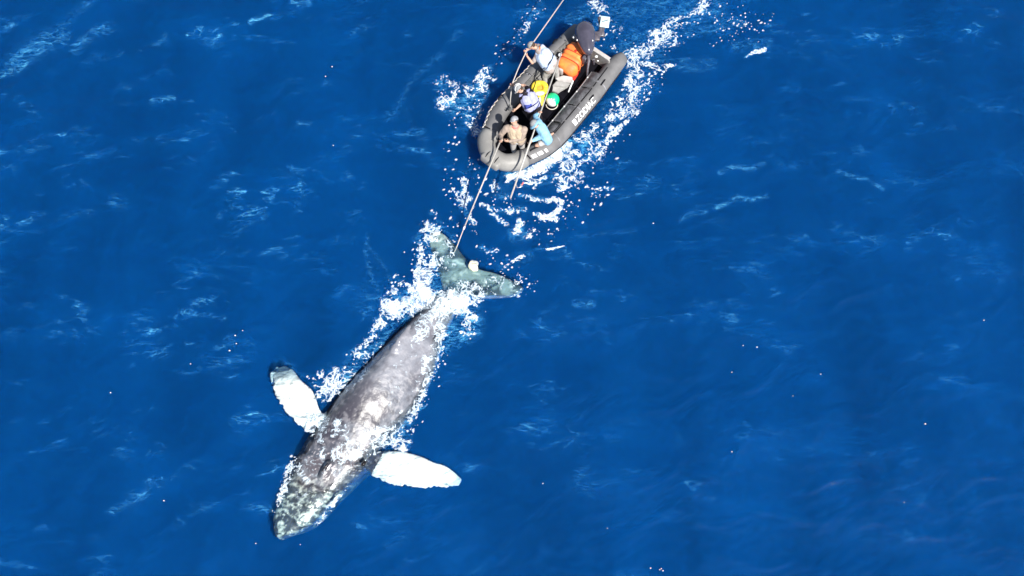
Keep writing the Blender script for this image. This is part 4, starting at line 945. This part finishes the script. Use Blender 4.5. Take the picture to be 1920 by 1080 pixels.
    if vest:
        def f(bm):
            lo_ = pel.lerp(ch, .25)
            for k in (-1, 1):
                caps(bm, lo_ + ax_ * .08 * k, .175, ch + ax_ * .07 * k, .175); caps(bm, ch + ax_ * .07 * k, .14, nk + ax_ * .11 * k - upv * .08, .085)
        vo = garment("life_vest", vest[0], f, .014, .02)
        bm = bmesh.new(); up_ = (ch - pel).normalized(); c = pel.lerp(ch, .45); fr_ = ax_.cross(up_)
        sweep(bm, [c + ax_ * (.262 * math.cos(t)) + fr_ * (.185 * math.sin(t)) for t in np.linspace(0, 2 * math.pi, 25)], .014, 6)
        d_ = bmo("belt", bm, M['dark'], vo); d_.data.transform(Matrix.Translation(-Vector(root.location)))
        bm = bmesh.new(); c = nk - upv * .02
        sweep(bm, [c + ax_ * (.09 * math.cos(t)) + fr_ * (.085 * math.sin(t)) for t in np.linspace(0, 2 * math.pi, 17)], .026, 8)
        d_ = bmo("collar", bm, vest[1], vo); d_.data.transform(Matrix.Translation(-Vector(root.location)))
    return root
def JJ(**k):
    d = {a: P(*b) for a, b in k.items()}
    for s in 'LR':
        if 'grip' + s not in d: d['grip' + s] = d['wr' + s] + (d['wr' + s] - d['el' + s])
    return d
def chk(nm, d):
    f = lambda a, b: round((d[a] - d[b]).length, 2)
    print(nm, {f"{a}-{b}": f(a, b) for a, b in (('pelvis', 'chest'), ('chest', 'neck'), ('neck', 'head'), ('shL', 'shR'), ('shL', 'elL'), ('elL', 'wrL'), ('shR', 'elR'), ('elR', 'wrR'), ('pelvis', 'kneeL'), ('kneeL', 'ankleL'), ('pelvis', 'kneeR'), ('kneeR', 'ankleR'))})
# stern person, leaning over the far tube
d = JJ(pelvis=(1034, 124, 1.0), chest=(1018, 104, 1.28), neck=(1008, 92, 1.38), head=(998, 86, 1.45), shL=(1007, 106, 1.22), shR=(1019, 90, 1.38),
       elL=(998, 118, 1.12), wrL=(988, 105, 1.28), elR=(1004, 84, 1.3), wrR=(990, 93, 1.4), kneeL=(1021, 143, .62), ankleL=(1022, 163, .25), toeL=(1014, 167, .2),
       kneeR=(1044, 138, .58), ankleR=(1045, 152, .25), toeR=(1037, 157, .2)); chk("p1", d)
person("person in a pale blue life vest leaning over the far tube at the stern", d, (-1, -.1, -.35), M['taupe'], M['greycloth'], 'short', 'long', M['dark'],
       ('cap', M['cap_grey'], M['cap_grey']), (M['vest_blue'], M['orange']))
# middle person with lavender vest and dark trousers
d = JJ(pelvis=(1000, 203, .98), chest=(990, 183, 1.27), neck=(981, 173, 1.4), head=(974, 167, 1.5), shL=(979, 184, 1.3), shR=(996, 173, 1.36),
       elL=(977, 195, 1.1), wrL=(968, 204, 1.05), elR=(983, 160, 1.22), wrR=(965, 160, 1.3), kneeL=(994, 220, .6), ankleL=(998, 234, .25), toeL=(990, 237, .2),
       kneeR=(1010, 214, .6), ankleR=(1014, 227, .25), toeR=(1008, 231, .2)); chk("p2", d)
p2 = person("person in a lavender-blue life vest and striped pale cap standing amidships", d, (-.8, -.6, -.3), M['blackcloth'], M['blackcloth'], 'short', 'long', M['dark'],
       ('cap', M['cap_grey'], M['palecloth'], M['white']), (M['vest_lav'], M['vest_lav']))
bm = bmesh.new(); box(bm, P(989, 196, 1.2), .2, .2, .12, Matrix.Rotation(.5, 3, 'Z'), .03); bmo("belt_pouch", bm, M['navy'], p2, world=True)
# bow person in tan
d = JJ(pelvis=(970, 262, .92), chest=(967, 245, 1.24), neck=(966, 235, 1.42), head=(965, 227, 1.52), shL=(983, 243, 1.33), shR=(949, 240, 1.33),
       elL=(978, 260, 1.1), wrL=(954, 265, 1.08), elR=(938, 254, 1.12), wrR=(941, 263, 1.28), gripL=(946, 264, 1.12), gripR=(938, 268, 1.15),
       kneeL=(979, 276, .58), ankleL=(982, 285, .25), toeL=(978, 291, .2), kneeR=(962, 276, .55), ankleR=(964, 285, .25), toeR=(958, 291, .2)); chk("p3", d)
person("person in tan shirt and cream vest with coral collar holding a pole at the bow", d, (-.35, -1, -.8), M['tan'], M['palecloth'], 'long', 'long', M['dark'],
       ('helmet', M['helmet'], M['helmet']), (M['cream_vest'], M['rust']))
# kneeling person in pale blue
d = JJ(pelvis=(1023, 256, .93), chest=(1017, 244, 1.2), neck=(1009, 238, 1.34), head=(1003, 233, 1.42), shL=(1021, 251, 1.18), shR=(1011, 231, 1.3),
       elL=(1008, 259, 1.0), wrL=(998, 264, 1.12), elR=(1004, 218, 1.2), wrR=(1010, 212, 1.32), gripL=(993, 269, 1.1), gripR=(1013, 209, 1.4),
       kneeL=(1006, 273, .74), ankleL=(1026, 268, .74), toeL=(1031, 265, .72), kneeR=(1014, 264, .5), ankleR=(1033, 252, .74), toeR=(1037, 250, .72)); chk("p4", d)
person("person in a pale blue long-sleeved shirt kneeling on the near tube with a pole", d, (-.9, -.5, -.4), M['aqua'], M['palecloth'], 'long', 'short', None,
       ('brim', M['cap_grey'], M['aqua']), None)
